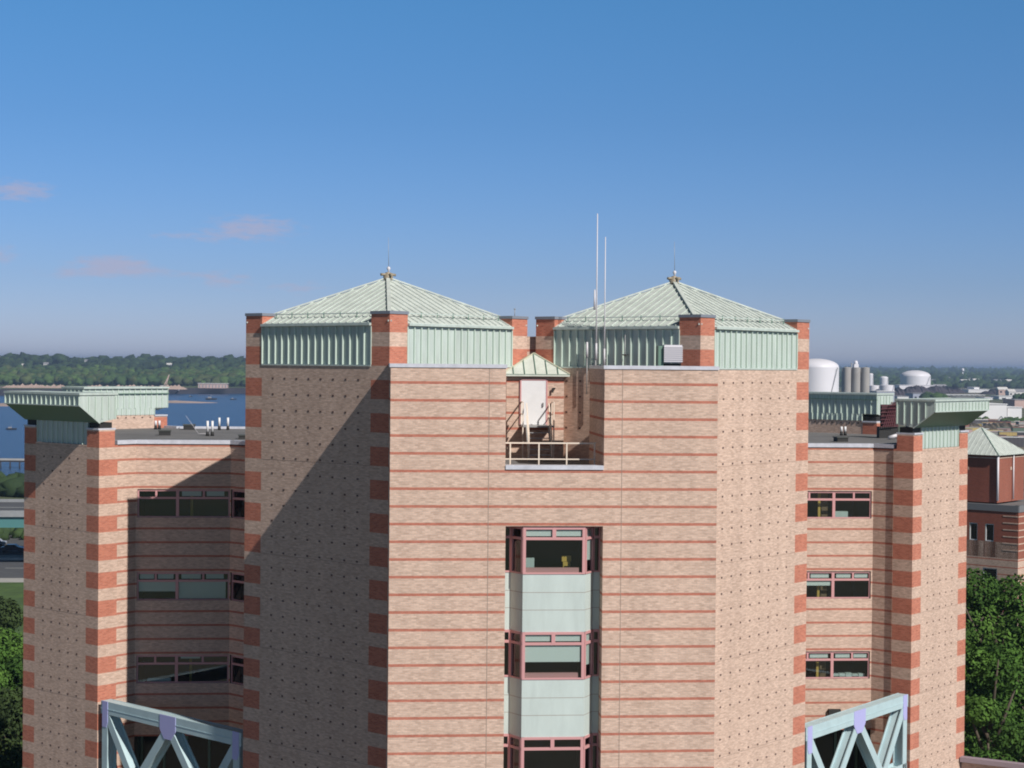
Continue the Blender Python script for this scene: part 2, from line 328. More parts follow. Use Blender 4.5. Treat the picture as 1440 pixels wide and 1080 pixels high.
# towers
for sx in (-1, 1):
    cx, cy = sx * w_, tv + h_
    C = [(cx, cy - h_), (cx + h_, cy), (cx, cy + h_), (cx - h_, cy)]           # near, right, far, left
    m = MB(*WM); q = 1.03
    for i in range(4):
        a, b = C[i], C[(i + 1) % 4]
        wall(m, a, b, G0 if i in (0, 3) else -8, -.10, 'dots', q, q)
    part(m, 'tower_wall')
    for i in range(4):
        a, b = Vector((*C[i], 0)), Vector((*C[(i + 1) % 4], 0)); d = (b - a).normalized(); c0 = a + d * q; c1 = b - d * q
        nn = Vector((d.y, -d.x, 0)); c0 -= nn * .05; c1 -= nn * .05
        m = MB(GREEN, SEAM, GREEND); ribbed(m, c0[:2], c1[:2], -.10, 1.62, 16, .075, .045, ends=True, zr0=-.04, zr1=1.5)
        e0, e1 = c0 + nn * .09, c1 + nn * .09
        m.bar((e0.x, e0.y, 1.585), (e1.x, e1.y, 1.585), .14, .10, 0); m.bar((e0.x - nn.x * .04, e0.y - nn.y * .04, -.075), (e1.x - nn.x * .04, e1.y - nn.y * .04, -.075), .06, .06, 0)
        part(m, 'metal_panel')
        # corner pillar
        nx = Vector((*C[i - 1], 0)); e = (nx - a).normalized(); pc = a + (d + e) * q / 2
        poly = [a, a + d * q, a + d * q + e * q, a + e * q]
        m = MB(*WM)
        for j in range(4):
            wall(m, poly[j][:2], poly[(j + 1) % 4][:2], -.10, 2.0, 'band', qL=q * .999)
        pp = part(m, 'corner_pillar')
        m = MB(COPED if True else COPE, COPE)
        m.box((pc.x, pc.y, 2.05), (q + .07, q + .07, .12), math.atan2(d.y, d.x), 0)
        part(m, 'pillar_cap', pp)
    # roof
    ap = Vector((cx, cy, 3.68)); he = 1.66; ho = h_ + .10
    ho = h_ - .03; K = [Vector((cx, cy - ho, he)), Vector((cx + ho, cy, he)), Vector((cx, cy + ho, he)), Vector((cx - ho, cy, he))]
    m = MB(ROOFG, SEAMD, GREEND)
    for i in range(4):
        a, b = K[i], K[(i + 1) % 4]; m.face([a, b, ap], 0); m.face([a - Vector((0, 0, .06)), b - Vector((0, 0, .06)), b, a], 0)
        L = (b - a).length; d = (b - a) / L; mid = (a + b) / 2; sl = (ap - mid); up = sl.normalized(); nrm = d.cross(up).normalized()
        ns = 21
        for j in range(1, ns):
            t = j / ns; p = a + d * L * t; k = 1 - abs(2 * t - 1)
            if k < .06: continue
            e = p + sl * k
            m.bar(p + nrm * .022, e + nrm * .022, .03, .05, 0, up=nrm)
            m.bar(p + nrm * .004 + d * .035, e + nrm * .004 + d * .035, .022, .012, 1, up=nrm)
    for i in range(4): m.bar(K[i] + Vector((0, 0, .05)), ap + Vector((0, 0, .05)), .16, .06, 0)
    m.face([K[3] - Vector((0, 0, .06)), K[2] - Vector((0, 0, .06)), K[1] - Vector((0, 0, .06)), K[0] - Vector((0, 0, .06))], 2)
    rf = part(m, 'tower_roof')
    m = MB(GREEN, GREEND)
    for i in (0, 3):
        a, b = K[i], K[(i + 1) % 4]; d = (b - a).normalized(); sl = (ap - (a + b) / 2)
        s0, s1 = a + d * 1.35 + sl * .11, b - d * 1.35 + sl * .11
        m.bar(s0 + Vector((0, 0, .17)), s1 + Vector((0, 0, .17)), .05, .035, 0)
        for j in range(7):
            p = s0.lerp(s1, j / 6); m.bar(p - Vector((0, 0, .02)), p + Vector((0, 0, .24)), .04, .04, 1)
    part(m, 'snow_rail', rf)
    m = MB(FIN, WMET, GREY)
    m.lathe((cx, cy, 3.62), [(.20, 0), (.22, .14), (.12, .22), (.14, .30), (.05, .34)], 12, 0)
    for a in range(4):
        x, y = .36 * cos(a * pi / 2 + .5), .36 * sin(a * pi / 2 + .5); m.tube((cx, cy, 3.86), (cx + x, cy + y, 3.84), .045, .06, 8, 0)
    m.lathe((cx + .02, cy, 4.10), [(.02, -.15), (.05, -.06), (.085, 0), (.06, .07), (0, .1)], 10, 1)
    m.tube((cx + .02, cy, 4.15), (cx + .0, cy, 5.45), .012, .006, 6, 2)
    part(m, 'finial', rf)
m = MB(*WM); wall(m, (-.35, 9.9), (.35, 9.9), -8, 1.25); part(m, 'link_wall')
# bay windows in the slot
def slab_quad(m, a, b, z0, z1, mi=0): m.face([(a[0], a[1], z0), (b[0], b[1], z0), (b[0], b[1], z1), (a[0], a[1], z1)], mi)
BP = [(BL + .001, .75), (BL + .27, .75), (BL + .68, .09), (BR - .66, .09), (BR - .26, .75), (BR - .001, .75)]
def window(P0, P1, t0, t1, z0, z1, vbars, transom, panes_t=(), blinds=(), depth=.12, fw=.07, interior=None, roomd=2.6, name='window', label=None, room=True, tfrac=()):
    """frame in the plane P0-P1 set back by depth; vbars full height mullions (t), tfrac: extra mullions in the transom row"""
    P0, P1 = Vector((*P0, 0)), Vector((*P1, 0)); d = (P1 - P0).normalized(); n = Vector((d.y, -d.x, 0)); ang = math.atan2(d.y, d.x)
    def Q(t, o, z): q = P0 + d * t - n * o; return Vector((q.x, q.y, z))
    m = MB(FRAME)
    def vb(t, za, zb, w=fw): q = Q(t, depth, (za + zb) / 2); m.box(q, (w, .10, zb - za), ang)
    def hb(ta, tb, z, w=fw): q = Q((ta + tb) / 2, depth + .001, z); m.box(q, (tb - ta, .096, w), ang)
    vb(t0 + fw / 2, z0, z1); vb(t1 - fw / 2, z0, z1)
    for t in vbars: vb(t, z0, z1)
    for t in tfrac: vb(t, transom, z1, fw * 1.3)
    hb(t0, t1, z1 - .05, .10); hb(t0, t1, z0 + .03, .06)
    if transom: hb(t0, t1, transom, .10)
    f = part(m, name, bld, label)
    m = MB(PANE); a, b = Q(t0, depth + .02, 0), Q(t1, depth + .02, 0); slab_quad(m, a, b, z0, z1); part(m, 'pane', f)
    for (ta, tb, za, zb) in blinds:
        m = MB(BLIND); c = Q((ta + tb) / 2, depth + .045, (za + zb) / 2); m.box(c, (tb - ta, .015, zb - za), ang); part(m, 'blind', f)
    if room:
        m = MB(ROOM, ROOMF, YEL, TEAL)
        e0, e1 = Q(t0 - .02, depth + .2, 0), Q(t1 + .02, depth + .2, 0); g0, g1 = Q(t0 - .02, depth + roomd, 0), Q(t1 + .02, depth + roomd, 0)
        slab_quad(m, g0, g1, z0 - .5, z1 + .1); slab_quad(m, e0, g0, z0 - .5, z1 + .1); slab_quad(m, g1, e1, z0 - .5, z1 + .1)
        m.face([(e0.x, e0.y, z0 - .5), (e1.x, e1.y, z0 - .5), (g1.x, g1.y, z0 - .5), (g0.x, g0.y, z0 - .5)], 1); m.face([(e0.x, e0.y, z1 + .1), (g0.x, g0.y, z1 + .1), (g1.x, g1.y, z1 + .1), (e1.x, e1.y, z1 + .1)], 0)
        if interior: interior(m, Q, ang)
        part(m, 'room_interior', f)
    return f
m = MB(TEAL, JOINT)
tops = [-6.13, -10.13, -14.13]; bots = [-7.93, -11.94, -15.95]
pan = []
for i in range(3): pan.append((bots[i], -10.13 - 4 * i if i < 2 else G0))
for (zt, zb_) in pan:
    for a, b in zip(BP, BP[1:]):
        slab_quad(m, a, b, zb_, zt)
        dd = (Vector(b) - Vector(a)).normalized(); nn = (dd.y * .003, -dd.x * .003)
        for k in (1, 2):
            z = zt - k * PER - .03; slab_quad(m, (a[0] + nn[0], a[1] + nn[1]), (b[0] + nn[0], b[1] + nn[1]), z - .008, z + .008, 1)
part(m, 'spandrel_panel')
def chairroom(m, Q, ang):
    m.box(Q(1.75, .75, -7.42), (.36, .05, .22), ang, 2); m.box(Q(1.75, .7, -7.62), (.28, .05, .16), ang, 2)
    for s in (-.12, .12): m.box(Q(1.75 + s, .7, -7.85), (.04, .04, .6), ang, 2)
    m.box(Q(.32, .6, -7.6), (.34, .08, .45), ang, 3)
for i in range(3):
    z1, z0 = tops[i], bots[i]; a, b = BP[2], BP[3]; L = b[0] - a[0]
    bl = []
    if i < 2: bl += [(.12, L / 2 - .06, z1 - .36, z1 - .10), (L / 2 + .06, L - .12, z1 - .36, z1 - .10)]
    if i == 1: bl.append((.1, L - .1, z0 + .66, z1 - .5))
    window(a, b, 0, L, z0, z1, (), z1 - .45, blinds=bl, depth=.02, fw=.11, tfrac=(L / 2,), interior=chairroom if i == 0 else None, name='bay_window', roomd=2.2)
    m2 = MB(FRAME); m2.box(((a[0] + b[0]) / 2 - .05, .25, z0 + .13), (L - .35, .16, .2)); part(m2, 'sill_ledge')
    for (p, q2, nm) in ((BP[1], BP[2], 0), (BP[3], BP[4], 1)):
        Ls = (Vector(q2) - Vector(p)).length
        window(p, q2, 0, Ls, z0, z1, (), z1 - .45, depth=.02, fw=.10, room=False, name='bay_side_window', blinds=[(.1, Ls - .1, z0 + .5, z1 - .05)] if nm and i < 2 else ())
    for (p, q2) in ((BP[0], BP[1]), (BP[4], BP[5])):
        Ls = (Vector(q2) - Vector(p)).length
        window(p, q2, 0, Ls, z0, z1, (), z1 - .45, depth=.02, fw=.05, room=False, name='bay_side_window')
m = MB(ROOM); m.boxab((BL - .4, 3.2, G0), (BR + .4, 3.3, BZ)); part(m, 'bay_back_wall')

# wings
def PX(sx, pts): return [(sx * a, b) for a, b in pts]
NP = (-19.63, 17.43); OP = (-23.9, 21.70); WCO = (-18.01, 19.05); WCI = (-13.63, 19.05); WT = (-8.1, 13.52)
s2 = sqrt(.5)
for sx in (-1, 1):
    f_ = (lambda p: p) if sx < 0 else (lambda p: (-p[0], p[1]))
    def wl2(m, a, b, *k, **kw):
        a, b = f_(a), f_(b); qL, qR = kw.get('qL', 0), kw.get('qR', 0)
        if sx > 0:
            a, b = b, a; kw['qL'], kw['qR'] = qR, qL
            if 'holes' in kw:
                L = (Vector(a) - Vector(b)).length; kw['holes'] = [(L - h[1], L - h[0], h[2], h[3]) for h in kw['holes']]
        wall(m, a, b, *k, **kw)
    m = MB(*WM)
    wl2(m, OP, NP, G0, -3.97, 'dots', qL=.95, qR=.95)
    wl2(m, (OP[0], 36.04), OP, G0, -3.97, 'band', qR=.95)
    pe = (NP[0] + 1.08 * s2, NP[1] + 1.08 * s2)                                  # end of the pillar on its inner side
    o8 = .085 * s2; wb0 = (pe[0] - o8, pe[1] + o8)
    wl2(m, NP, pe, G0, -3.97, 'band', qL=1.06); wl2(m, pe, wb0, G0, -3.97, 'band')
    wc = (WCO[0] - o8 * 0, WCO[1]); wb1 = (wb0[0] + (WCO[1] - wb0[1]), WCO[1])
    wl2(m, wb0, wb1, G0, -4.0, 'band')
    HO = []
    WZ = [(-7.50, -6.13), (-11.50, -10.13), (-15.50, -14.13)]
    L1 = WCI[0] - wb1[0]
    hs = [(.08, L1 - .02, a, b) for a, b in WZ]
    wl2(m, wb1, WCI, -18.05, -4.0, 'band', holes=hs)
    L2 = (Vector(WT) - Vector(WCI)).length
    wl2(m, WCI, WT, -18.05, -4.0, 'band', holes=[(.06, 1.6, a, b) for a, b in WZ])
    # mirrored rear walls close the building
    mr_ = lambda p: (p[0], Vm - p[1])
    for a, b in ((NP, OP), (WCI, wb1), (wb1, NP)):
        wl2(m, mr_(a), mr_(b), -30, -4.0, 'band')
    wl2(m, (0, Vm - 19.05), mr_(WCI), -30, -4.0, 'band')
    # reveals of the windows
    part(m, 'wing_wall')
    # windows
    for i, (z0, z1) in enumerate(WZ):
        tr = z1 - .43
        a, b = f_(wb1), f_(WCI); Lw = L1; P0, P1 = (a, b) if sx < 0 else (b, a)
        tt = (lambda t: t) if sx < 0 else (lambda t: Lw - t)
        def B(t0, t1, za, zb):
            t0, t1 = tt(t0), tt(t1); return (min(t0, t1), max(t0, t1), za, zb)
        sm, lg = (.08, 1.98), (1.98, L1 - .02)
        tz = (z1 - .34, z1 - .11)
        bs, bl = [], []
        tps = [B(.20, .87, *tz), B(1.06, 1.80, *tz)]; tpl = [B(2.18, 3.10, *tz), B(3.36, 4.2, *tz)]
        if sx < 0:
            if i == 0: bl = tpl
            if i == 1: bs = tps + [B(.14, 1.93, z0 + .42, tr - .06)]; bl = tpl + [B(2.05, 4.3, z0 + .08, tr - .06)]
            if i == 2: bl = [B(2.18, 3.10, z1 - .2, z1 - .11)]
        else:
            if i >= 1: bs = tps; bl = tpl
            if i == 1: bl = bl + [B(2.05, 4.3, tr - .30, tr - .05)]
        def inter(m, Q, ang, i=i, z0=z0, z1=z1):
            if sx > 0:
                m.box(Q(1.88, .5, (z0 + z1) / 2 - .3), (.12, .1, 2.2), ang, 2); m.box(Q(2.2, .9, (z0 + z1) / 2 - .3), (.45, .05, 2.2), ang, 4)
                if i == 0: m.box(Q(.66 * Lw, .5, z0 + .17), (.7, .3, .3), ang, 3)
                if i == 2:
                    for j in range(5): m.box(Q(.62 * Lw + j * .33, .45, z0 + .12), (.3, .25, .10 + .05 * (j % 3)), ang, 3)
            else:
                m.box(Q(.56 * Lw, 1.5, (z0 + z1) / 2 - .3), (.12, .1, 2.2), ang, 2)
                if i == 2: m.box(Q(.25 * Lw, .5, z0 + .1), (1.1, .3, .16), ang, 3)
        t_a, t_b = sorted((tt(sm[0]), tt(sm[1])))
        window(P0, P1, t_a, t_b, z0, z1, (), tr, blinds=bs, tfrac=(tt(.965),), room=False)
        t_a, t_b = sorted((tt(lg[0]), tt(lg[1])))
        fo = window(P0, P1, t_a, t_b, z0, z1, (), tr, blinds=bl, tfrac=(tt(3.23),), room=False)
        m = MB(ROOM, ROOMF, YEL, TEAL, BROWN)
        Pa, Pb = Vector((*P0, 0)), Vector((*P1, 0)); dd = (Pb - Pa).normalized(); nn = Vector((dd.y, -dd.x, 0)); an = math.atan2(dd.y, dd.x)
        def Q(t, o, z): q = Pa + dd * t - nn * o; return Vector((q.x, q.y, z))
        e0, e1, g0, g1 = Q(.0, .3, 0), Q(Lw, .3, 0), Q(0, 3.4, 0), Q(Lw, 3.4, 0)
        slab_quad(m, g0, g1, z0 - .6, z1 + .2); slab_quad(m, e0, g0, z0 - .6, z1 + .2); slab_quad(m, g1, e1, z0 - .6, z1 + .2)
        m.face([(e0.x, e0.y, z0 - .6), (e1.x, e1.y, z0 - .6), (g1.x, g1.y, z0 - .6), (g0.x, g0.y, z0 - .6)], 1); m.face([(e0.x, e0.y, z1 + .2), (g0.x, g0.y, z1 + .2), (g1.x, g1.y, z1 + .2), (e1.x, e1.y, z1 + .2)], 0)
        inter(m, Q, an); part(m, 'room_interior', fo)
        # the angled return window
        a, b = f_(WCI), f_(WT); P0, P1 = (a, b) if sx < 0 else (b, a)
        ta, tb = (.06, 1.6) if sx < 0 else (L2 - 1.6, L2 - .06)
        window(P0, P1, ta, tb, z0, z1, (), tr, roomd=.6)
    # copings and decks
    m = MB(COPE)
    cp = [wb0, wb1, WCI, WT]
    for a, b in zip(cp, cp[1:]):
        a, b = f_(a), f_(b)
        if sx > 0: a, b = b, a
        coping(m, a, b, -3.95, -3.76, .36, .05)
    part(m, 'coping'); m = MB(COPE)
    cr = [mr_((0, 19.05)), mr_(WCI), mr_(wb1), mr_((NP[0] + .6, NP[1] + .6))]
    for a, b in zip(cr, cr[1:]):
        a, b = f_(a), f_(b)
        if sx > 0: a, b = b, a
        coping(m, a, b, -3.95, -3.82, .3, .05)
    part(m, 'coping')
    m = MB(DECK)
    dk = [f_(p) for p in [(0, 12), WT, (WCI[0], 19.2), (WCO[0], 19.2), (NP[0] + .1, NP[1] + .2), (OP[0] + .2, OP[1]), (OP[0] + .2, Vm - OP[1]), (NP[0] + .1, Vm - NP[1] - .2), (WCO[0], Vm - 19.2), (0, Vm - 19.2)]]
    if sx > 0: dk = dk[::-1]
    dk = dk[::-1]
    m.face([(x, y, -3.95) for x, y in dk]); part(m, 'wing_roof_deck')
    # low pillars of the wing ends and the flared metal caps
    for back in (0, 1):
        g_ = (lambda p: f_(p)) if not back else (lambda p: f_(mr_(p)))
        flip = (sx > 0) != bool(back)
        O, Np = Vector((*OP, 0)), Vector((*NP, 0)); e = (O - Np).normalized(); inn = Vector((s2, s2, 0)); Ls = (O - Np).length
        def T(t, o, z):
            q = Np + e * t + inn * o; g = g_((q.x, q.y)); return Vector((g[0], g[1], z))
        for (ta, tb) in ((0, .95), (Ls - .95, Ls)):
            poly = [T(ta, 0, 0), T(ta, .9, 0), T(tb, .9, 0), T(tb, 0, 0)]
            if flip: poly = poly[::-1]
            m = MB(*WM)
            for j in range(4):
                aa, bb = poly[j], poly[(j + 1) % 4]
                wall(m, aa[:2], bb[:2], -3.97, -3.24, 'band', qL=(aa - bb).length * .999)
            pp = part(m, 'corner_pillar'); c = (poly[0] + poly[2]) / 2
            m = MB(COPE); m.box((c.x, c.y, -3.20), (1.0, .95, .08), vang(poly[1] - poly[0])); part(m, 'pillar_cap', pp)
        # low brick base at the inner side
        i0, i1 = T(.95, .88, 0), T(Ls - .95, .88, 0)
        m = MB(*WM)
        p, q2 = (i0, i1) if not flip else (i1, i0)
        wall(m, q2[:2], p[:2], -3.97, -3.15, 'dots', 0, 0) if False else None
        mm = MB(*WM)
        # base wall as a thin brick slab with header dots
        cc = (T(.95, .8, 0) + T(Ls - .95, .8, 0)) / 2; ang = vang(i1 - i0)
        mm.box((cc.x, cc.y, -3.56), (Ls - 1.9, .16, .82), ang, 0)
        for j in range(7):
            t = 1.25 + j * (Ls - 2.5) / 6; qd = T(t, .885, -3.30); mm.box(qd, (.1, .03, .075), ang, 3)
        part(mm, 'parapet_base')
        # recessed ribbed panel (front) + inner ribbed panel
        m = MB(GREEN, SEAM, GREEND)
        a, b = T(Ls - .98, .10, 0), T(.98, .10, 0)
        if flip: a, b = b, a
        ribbed(m, a[:2], b[:2], -3.97, -2.75, 10, .06, .04, ends=True)
        a, b = T(0, .90, 0), T(Ls, .90, 0)
        if flip: a, b = b, a
        ribbed(m, a[:2], b[:2], -2.74, -1.60, 15, .06, .04, thick=.06, ends=True)
        a, b = T(.98, .903, 0), T(Ls - .98, .903, 0)
        if flip: a, b = b, a
        ribbed(m, a[:2], b[:2], -3.15, -2.735, 12, .06, .04, thick=.06, ends=True)
        part(m, 'metal_panel')
        # flared cap: profile in (offset outward, z)
        prof = [(.9 - .07, -2.74), (0.02, -2.90), (-1.10, -2.10), (-1.10, -1.50), (.97, -1.50), (.97, -1.62), (.83, -1.62)]
        m = MB(GREEN, SEAM, GREEND)
        A = [T(0, o, z) for o, z in prof]; B_ = [T(Ls, o, z) for o, z in prof]
        n = len(prof)
        for i in range(n):
            j = (i + 1) % n; q4 = [A[i], A[j], B_[j], B_[i]]
            if flip: q4 = q4[::-1]
            m.face(q4[::-1], 2 if i == 1 else 0)
        qa = A[:]; qb = B_[::-1]
        m.face(qa, 0); m.face(qb, 0)
        # ribs on the fascia, the two ends; drip edge
        for j in range(17):
            t = .03 + (Ls - .06) * j / 16; a, b = T(t, -1.13, -2.08), T(t, -1.13, -1.66); m.bar(a, b, .035, .05, 1, up=tuple((T(t, -2, 0) - T(t, -1, 0)).normalized()))
        for te, o2 in ((-.03, 0), (Ls + .03, 0)):
            for j in range(5):
                o = -.62 + j * .38; zl = max(-2.72, -2.90 + (-o) * (.8 / 1.1)) if o < 0 else -2.74
                a, b = T(te, o, zl + .03), T(te, o, -1.66); m.bar(a, b, .035, .05, 1, up=tuple((T(1, o, 0) - T(0, o, 0)).normalized()))
        a, b = T(-.05, -1.14, -1.54), T(Ls + .05, -1.14, -1.54); m.bar(a, b, .05, .10, 0)
        a, b = T(-.05, -1.14, -2.09), T(Ls + .05, -1.14, -2.09); m.bar(a, b, .05, .05, 0)
        for te in (-.03, Ls + .03): m.bar(T(te, -1.14, -1.54), T(te, 1.0, -1.54), .05, .10, 0)
        for te in (-.02,): m.bar(T(te, -1.1, -2.10), T(te, .02, -2.92), .04, .06, 0)
        a, b = T(-.05, 1.0, -1.54), T(Ls + .05, 1.0, -1.54); m.bar(a, b, .07, .10, 0)
        a, b = T(-.05, .99, -1.88), T(Ls + .05, .99, -1.88); m.bar(a, b, .07, .04, 2) if back else None
        part(m, 'flared_cap')
        for tt_ in ((.5, Ls - .5) if not back else (Ls - .5,)): m = MB(BLACK); cc = T(tt_, .45, -3.02); m.box(cc, (.80, .70, .26), ang); part(m, 'cap_support')
    # glazed recess behind the truss
    m = MB(DGLASS, FRAME, BEIGE, GREEND)
    sh = 2.2
    pts = [(wb1[0] + .02, wb1[1]), (wb1[0] + .02, wb1[1] + sh), (WCI[0], WCI[1] + sh), (WT[0], WT[1] + sh)]
    for a, b in zip(pts, pts[1:]):
        a, b = f_(a), f_(b)
        if sx > 0: a, b = b, a
        slab_quad(m, a, b, G0, -18.05)
    so_ = [f_(p) for p in (wb1, WCI, WT, (WT[0], WT[1] + sh + .1), (WCI[0], WCI[1] + sh + .1), (wb1[0], wb1[1] + sh + .1))]
    m.face([(x, y, -18.05) for x, y in so_], 2)
    a, b = f_((wb1[0] + .1, WCI[1] + sh - .05)), f_((WCI[0], WCI[1] + sh - .05))
    for k in range(5):
        x = a[0] + (b[0] - a[0]) * k / 4; m.box((x, a[1], -20), (.12, .12, 3.9), 0, 3)
    part(m, 'glazed_recess')

# ------------------------------------------------------------------ steel trusses
for sx in (-1, 1):
    tr = thing('steel_truss', (sx * 15.95, 13.5, -19.9), 'shaded teal steel truss with violet joint plates spanning the left notch of the building' if sx < 0 else 'sunlit pale steel truss with lavender joint plates spanning the right notch of the building', 'truss', 'steel trusses between tower and wings')
    A = Vector((sx * 19.42, 17.15, 0)); Bp = Vector((sx * 12.45, 9.75, 0)); d = (Bp - A).normalized(); L = (Bp - A).length
    nn = Vector((d.y, -d.x, 0)); nn = nn if nn.y < 0 else -nn
    off = nn * -.30
    def Pt(t, z): q = A + d * (L * t) + off; return Vector((q.x, q.y, z))
    zt, zb = -16.24, -19.6
    def beam(name, a, b, dep, wid=.55):
        """H section: two flanges (front/back) and a web"""
        m = MB(STEEL); x = (b - a).normalized(); y = nn; z = x.cross(y).normalized()
        for s in (-1, 1):
            M = Matrix((x, y, z)).transposed().to_4x4(); M.translation = (a + b) / 2 + y * s * (wid / 2 - .03); m.box(None, ((b - a).length, .05, dep), M=M)
        M = Matrix((x, y, z)).transposed().to_4x4(); M.translation = (a + b) / 2; m.box(None, ((b - a).length, wid - .12, dep * .5 if name != 'top_chord' else dep * .96), M=M)
        if name == 'top_chord':
            M = Matrix((x, y, z)).transposed().to_4x4(); M.translation = (a + b) / 2 + nn * (wid / 2) - Vector((0, 0, .05)); m.box(None, ((b - a).length, .02, .03), M=M)
        return m.build(name, tr)
    beam('top_chord', Pt(-.005, zt), Pt(1.005, zt), .60); beam('bottom_chord', Pt(0, zb), Pt(1, zb), .60)
    beam('post', Pt(.025, zt - .3), Pt(.025, zb), .42); beam('post', Pt(.975, zt - .3), Pt(.975, zb), .42)
    for (a, b) in ((.03, .25), (.5, .25), (.5, .75), (.97, .75)): beam('diagonal', Pt(a, zt - .25), Pt(b, zb + .1), .40)
    for t in (.028, .5, .972):
        m = MB(GUSS); wgt = .75 if t == .5 else .42; c = Pt(t, 0) + nn * .29
        pts = [(-wgt / 2 - (.2 if t == .5 else 0), -15.93), (wgt / 2 + (.2 if t == .5 else 0), -15.93), (wgt / 2 + (.2 if t == .5 else 0), -16.6), (wgt / 2 - .12, -17.0), (-wgt / 2 + .12, -17.0), (-wgt / 2 - (.2 if t == .5 else 0), -16.6)] if t == .5 else [(-wgt / 2, -15.93), (wgt / 2, -15.93), (wgt / 2, -16.9), (wgt / 2 - .1, -17.15), (-wgt / 2, -17.15)]
        F_ = [c + d * a + Vector((0, 0, z)) for a, z in pts]; Bk = [p - nn * .03 for p in F_]
        m.face(F_); m.face(Bk[::-1])
        for i in range(len(F_)): j = (i + 1) % len(F_); m.face([F_[i], Bk[i], Bk[j], F_[j]])
        m.build('gusset_plate', tr)

# ------------------------------------------------------------------ things on the roofs
# stair penthouse between the towers
sh = thing('stair_penthouse', (0, 8.2, -3.95), 'small brick stair house with white door and pale green pyramid roof on the terrace', 'penthouse')
m = MB(*WM); wall(m, (-1.23, 7.7), (1.22, 7.7), -3.95, -.45); wall(m, (1.22, 7.7), (1.22, 8.7), -3.95, -.45); wall(m, (-1.23, 8.7), (-1.23, 7.7), -3.95, -.45); m.build('wall', sh)
m = MB(mat('cream_green_metal', (.55, .575, .51), .5, 0, (3, .12)), GREEND, mat('cream_trim', (.56, .55, .42), .5)); ap = Vector((.03, 8.75, .5)); e = [Vector((-1.42, 7.5, -.38)), Vector((1.42, 7.5, -.38)), Vector((1.42, 10.0, -.38)), Vector((-1.42, 10.0, -.38))]
for i in range(4): m.face([e[i], e[(i + 1) % 4], ap], 0); m.bar(e[i] + Vector((0, 0, .02)), ap + Vector((0, 0, .02)), .07, .05, 2)
for k in range(1, 6):
    t = k / 6; p = e[0].lerp(e[1], t); kk = 1 - abs(2 * t - 1); q = p.lerp(Vector((p.x, ap.y, ap.z)), kk * .97); m.bar(p + Vector((0, -.01, .03)), q + Vector((0, -.01, .03)), .03, .04, 1)
m.boxab((-1.44, 7.47, -.47), (1.44, 7.6, -.38), 0); m.boxab((1.31, 7.6, -.47), (1.44, 10, -.38), 0); m.boxab((-1.44, 7.6, -.47), (-1.31, 10, -.38), 0); m.boxab((-1.44, 7.465, -.40), (1.44, 7.47, -.375), 1)
m.build('roof', sh)
m = MB(WHITE, GREY); m.boxab((-.60, 7.64, -2.52), (.45, 7.70, -.64), 0); dr = m.build('door', sh)
m = MB(FRAME); m.boxab((.45, 7.62, -2.52), (.51, 7.7, -.60)); m.boxab((-.66, 7.62, -2.52), (-.60, 7.7, -.60)); m.boxab((-.66, 7.62, -.64), (.51, 7.7, -.58)); m.build('door_frame', dr)
m = MB(GREY); m.box((.33, 7.6, -1.66), (.05, .08, .16)); m.build('handle', dr)
m = MB(BLACK); m.box((.79, 7.62, -.98), (.10, .14, .07)); m.box((.72, 7.58, -1.06), (.06, .06, .2)); m.build('lamp', sh)
st = thing('steel_stair', (0, 6.4, -3.95), 'short open steel stair and landing below the white rooftop door', 'stairs')
m = MB(GREY); m.boxab((-.62, 6.75, -2.60), (.72, 7.66, -2.53)); m.build('landing', st)
for k in range(5):
    m = MB(GREY); v = 6.62 - k * .24; z = -2.80 - k * .22; m.boxab((-.42, v - .13, z - .03), (.45, v + .13, z)); m.build('tread', st)
for x in (-.46, .48):
    m = MB(GREY); m.bar((x, 6.78, -2.62), (x, 5.45, -3.9), .05, .18); m.build('stringer', st)
m = MB(RAILC)
for x in (-.60, .70):
    m.bar((x, 6.78, -3.95), (x, 6.78, -1.55), .05); m.bar((x, 7.62, -2.5), (x, 7.62, -1.55), .045); m.bar((x, 6.78, -1.55), (x, 7.62, -1.55), .045); m.bar((x, 6.78, -2.05), (x, 7.62, -2.05), .035)
for x in (-.46, .48):
    m.bar((x, 6.7, -1.6), (x, 5.5, -2.9), .045); m.bar((x, 5.5, -3.9), (x, 5.5, -2.9), .045); m.bar((x, 6.7, -2.1), (x, 5.5, -3.4), .035)
m.build('handrail', st)
rl = thing('terrace_railing', (0, 1.2, -3.95), 'low cream painted guard railing across the terrace opening in the front wall', 'railing')
m = MB(RAILC); m.bar((-1.85, 1.2, -3.0), (1.72, 1.2, -3.0), .055); m.build('top_rail', rl)
m = MB(RAILC); m.bar((-1.85, 1.2, -3.62), (1.72, 1.2, -3.62), .045); m.build('lower_rail', rl)
for x in (-1.60, -.49, .59, 1.67): m = MB(RAILC); m.bar((x, 1.2, -3.95), (x, 1.2, -3.0), .05); m.build('post', rl)
# antennas
def antenna(x, y, z0, zf, z1, r, label):
    t = thing('whip_antenna', (x, y, z0), label, 'antenna', 'antennas on the right tower')
    m = MB(WMET); m.tube((x, y, zf), (x, y, z1), r, r * .65, 8); m.build('whip', t)
    m = MB(GREY, WMET); m.tube((x - .02, y, z0), (x - .02, y, zf), .03, .03, 8, 0); m.tube((x, y, zf - .1), (x, y, zf + .6), r * 1.5, r * 1.3, 8, 1); m.build('mount', t)
    m = MB(GREY); m.bar((x, y, zf + .2), (x + .2, y + .2, zf + .2), .04); m.build('bracket', t)
antenna(2.49, 7.02, -1.9, .35, 6.40, .032, 'taller of the two white whip antennas in front of the right tower roof')
antenna(2.80, 6.75, 0, .12, 5.40, .028, 'shorter of the two white whip antennas in front of the right tower roof')
t = thing('stub_antenna', (2.15, 7.38, -.1), 'stubby white antenna fixed beside the base of the tall whips', 'antenna', 'antennas on the right tower')
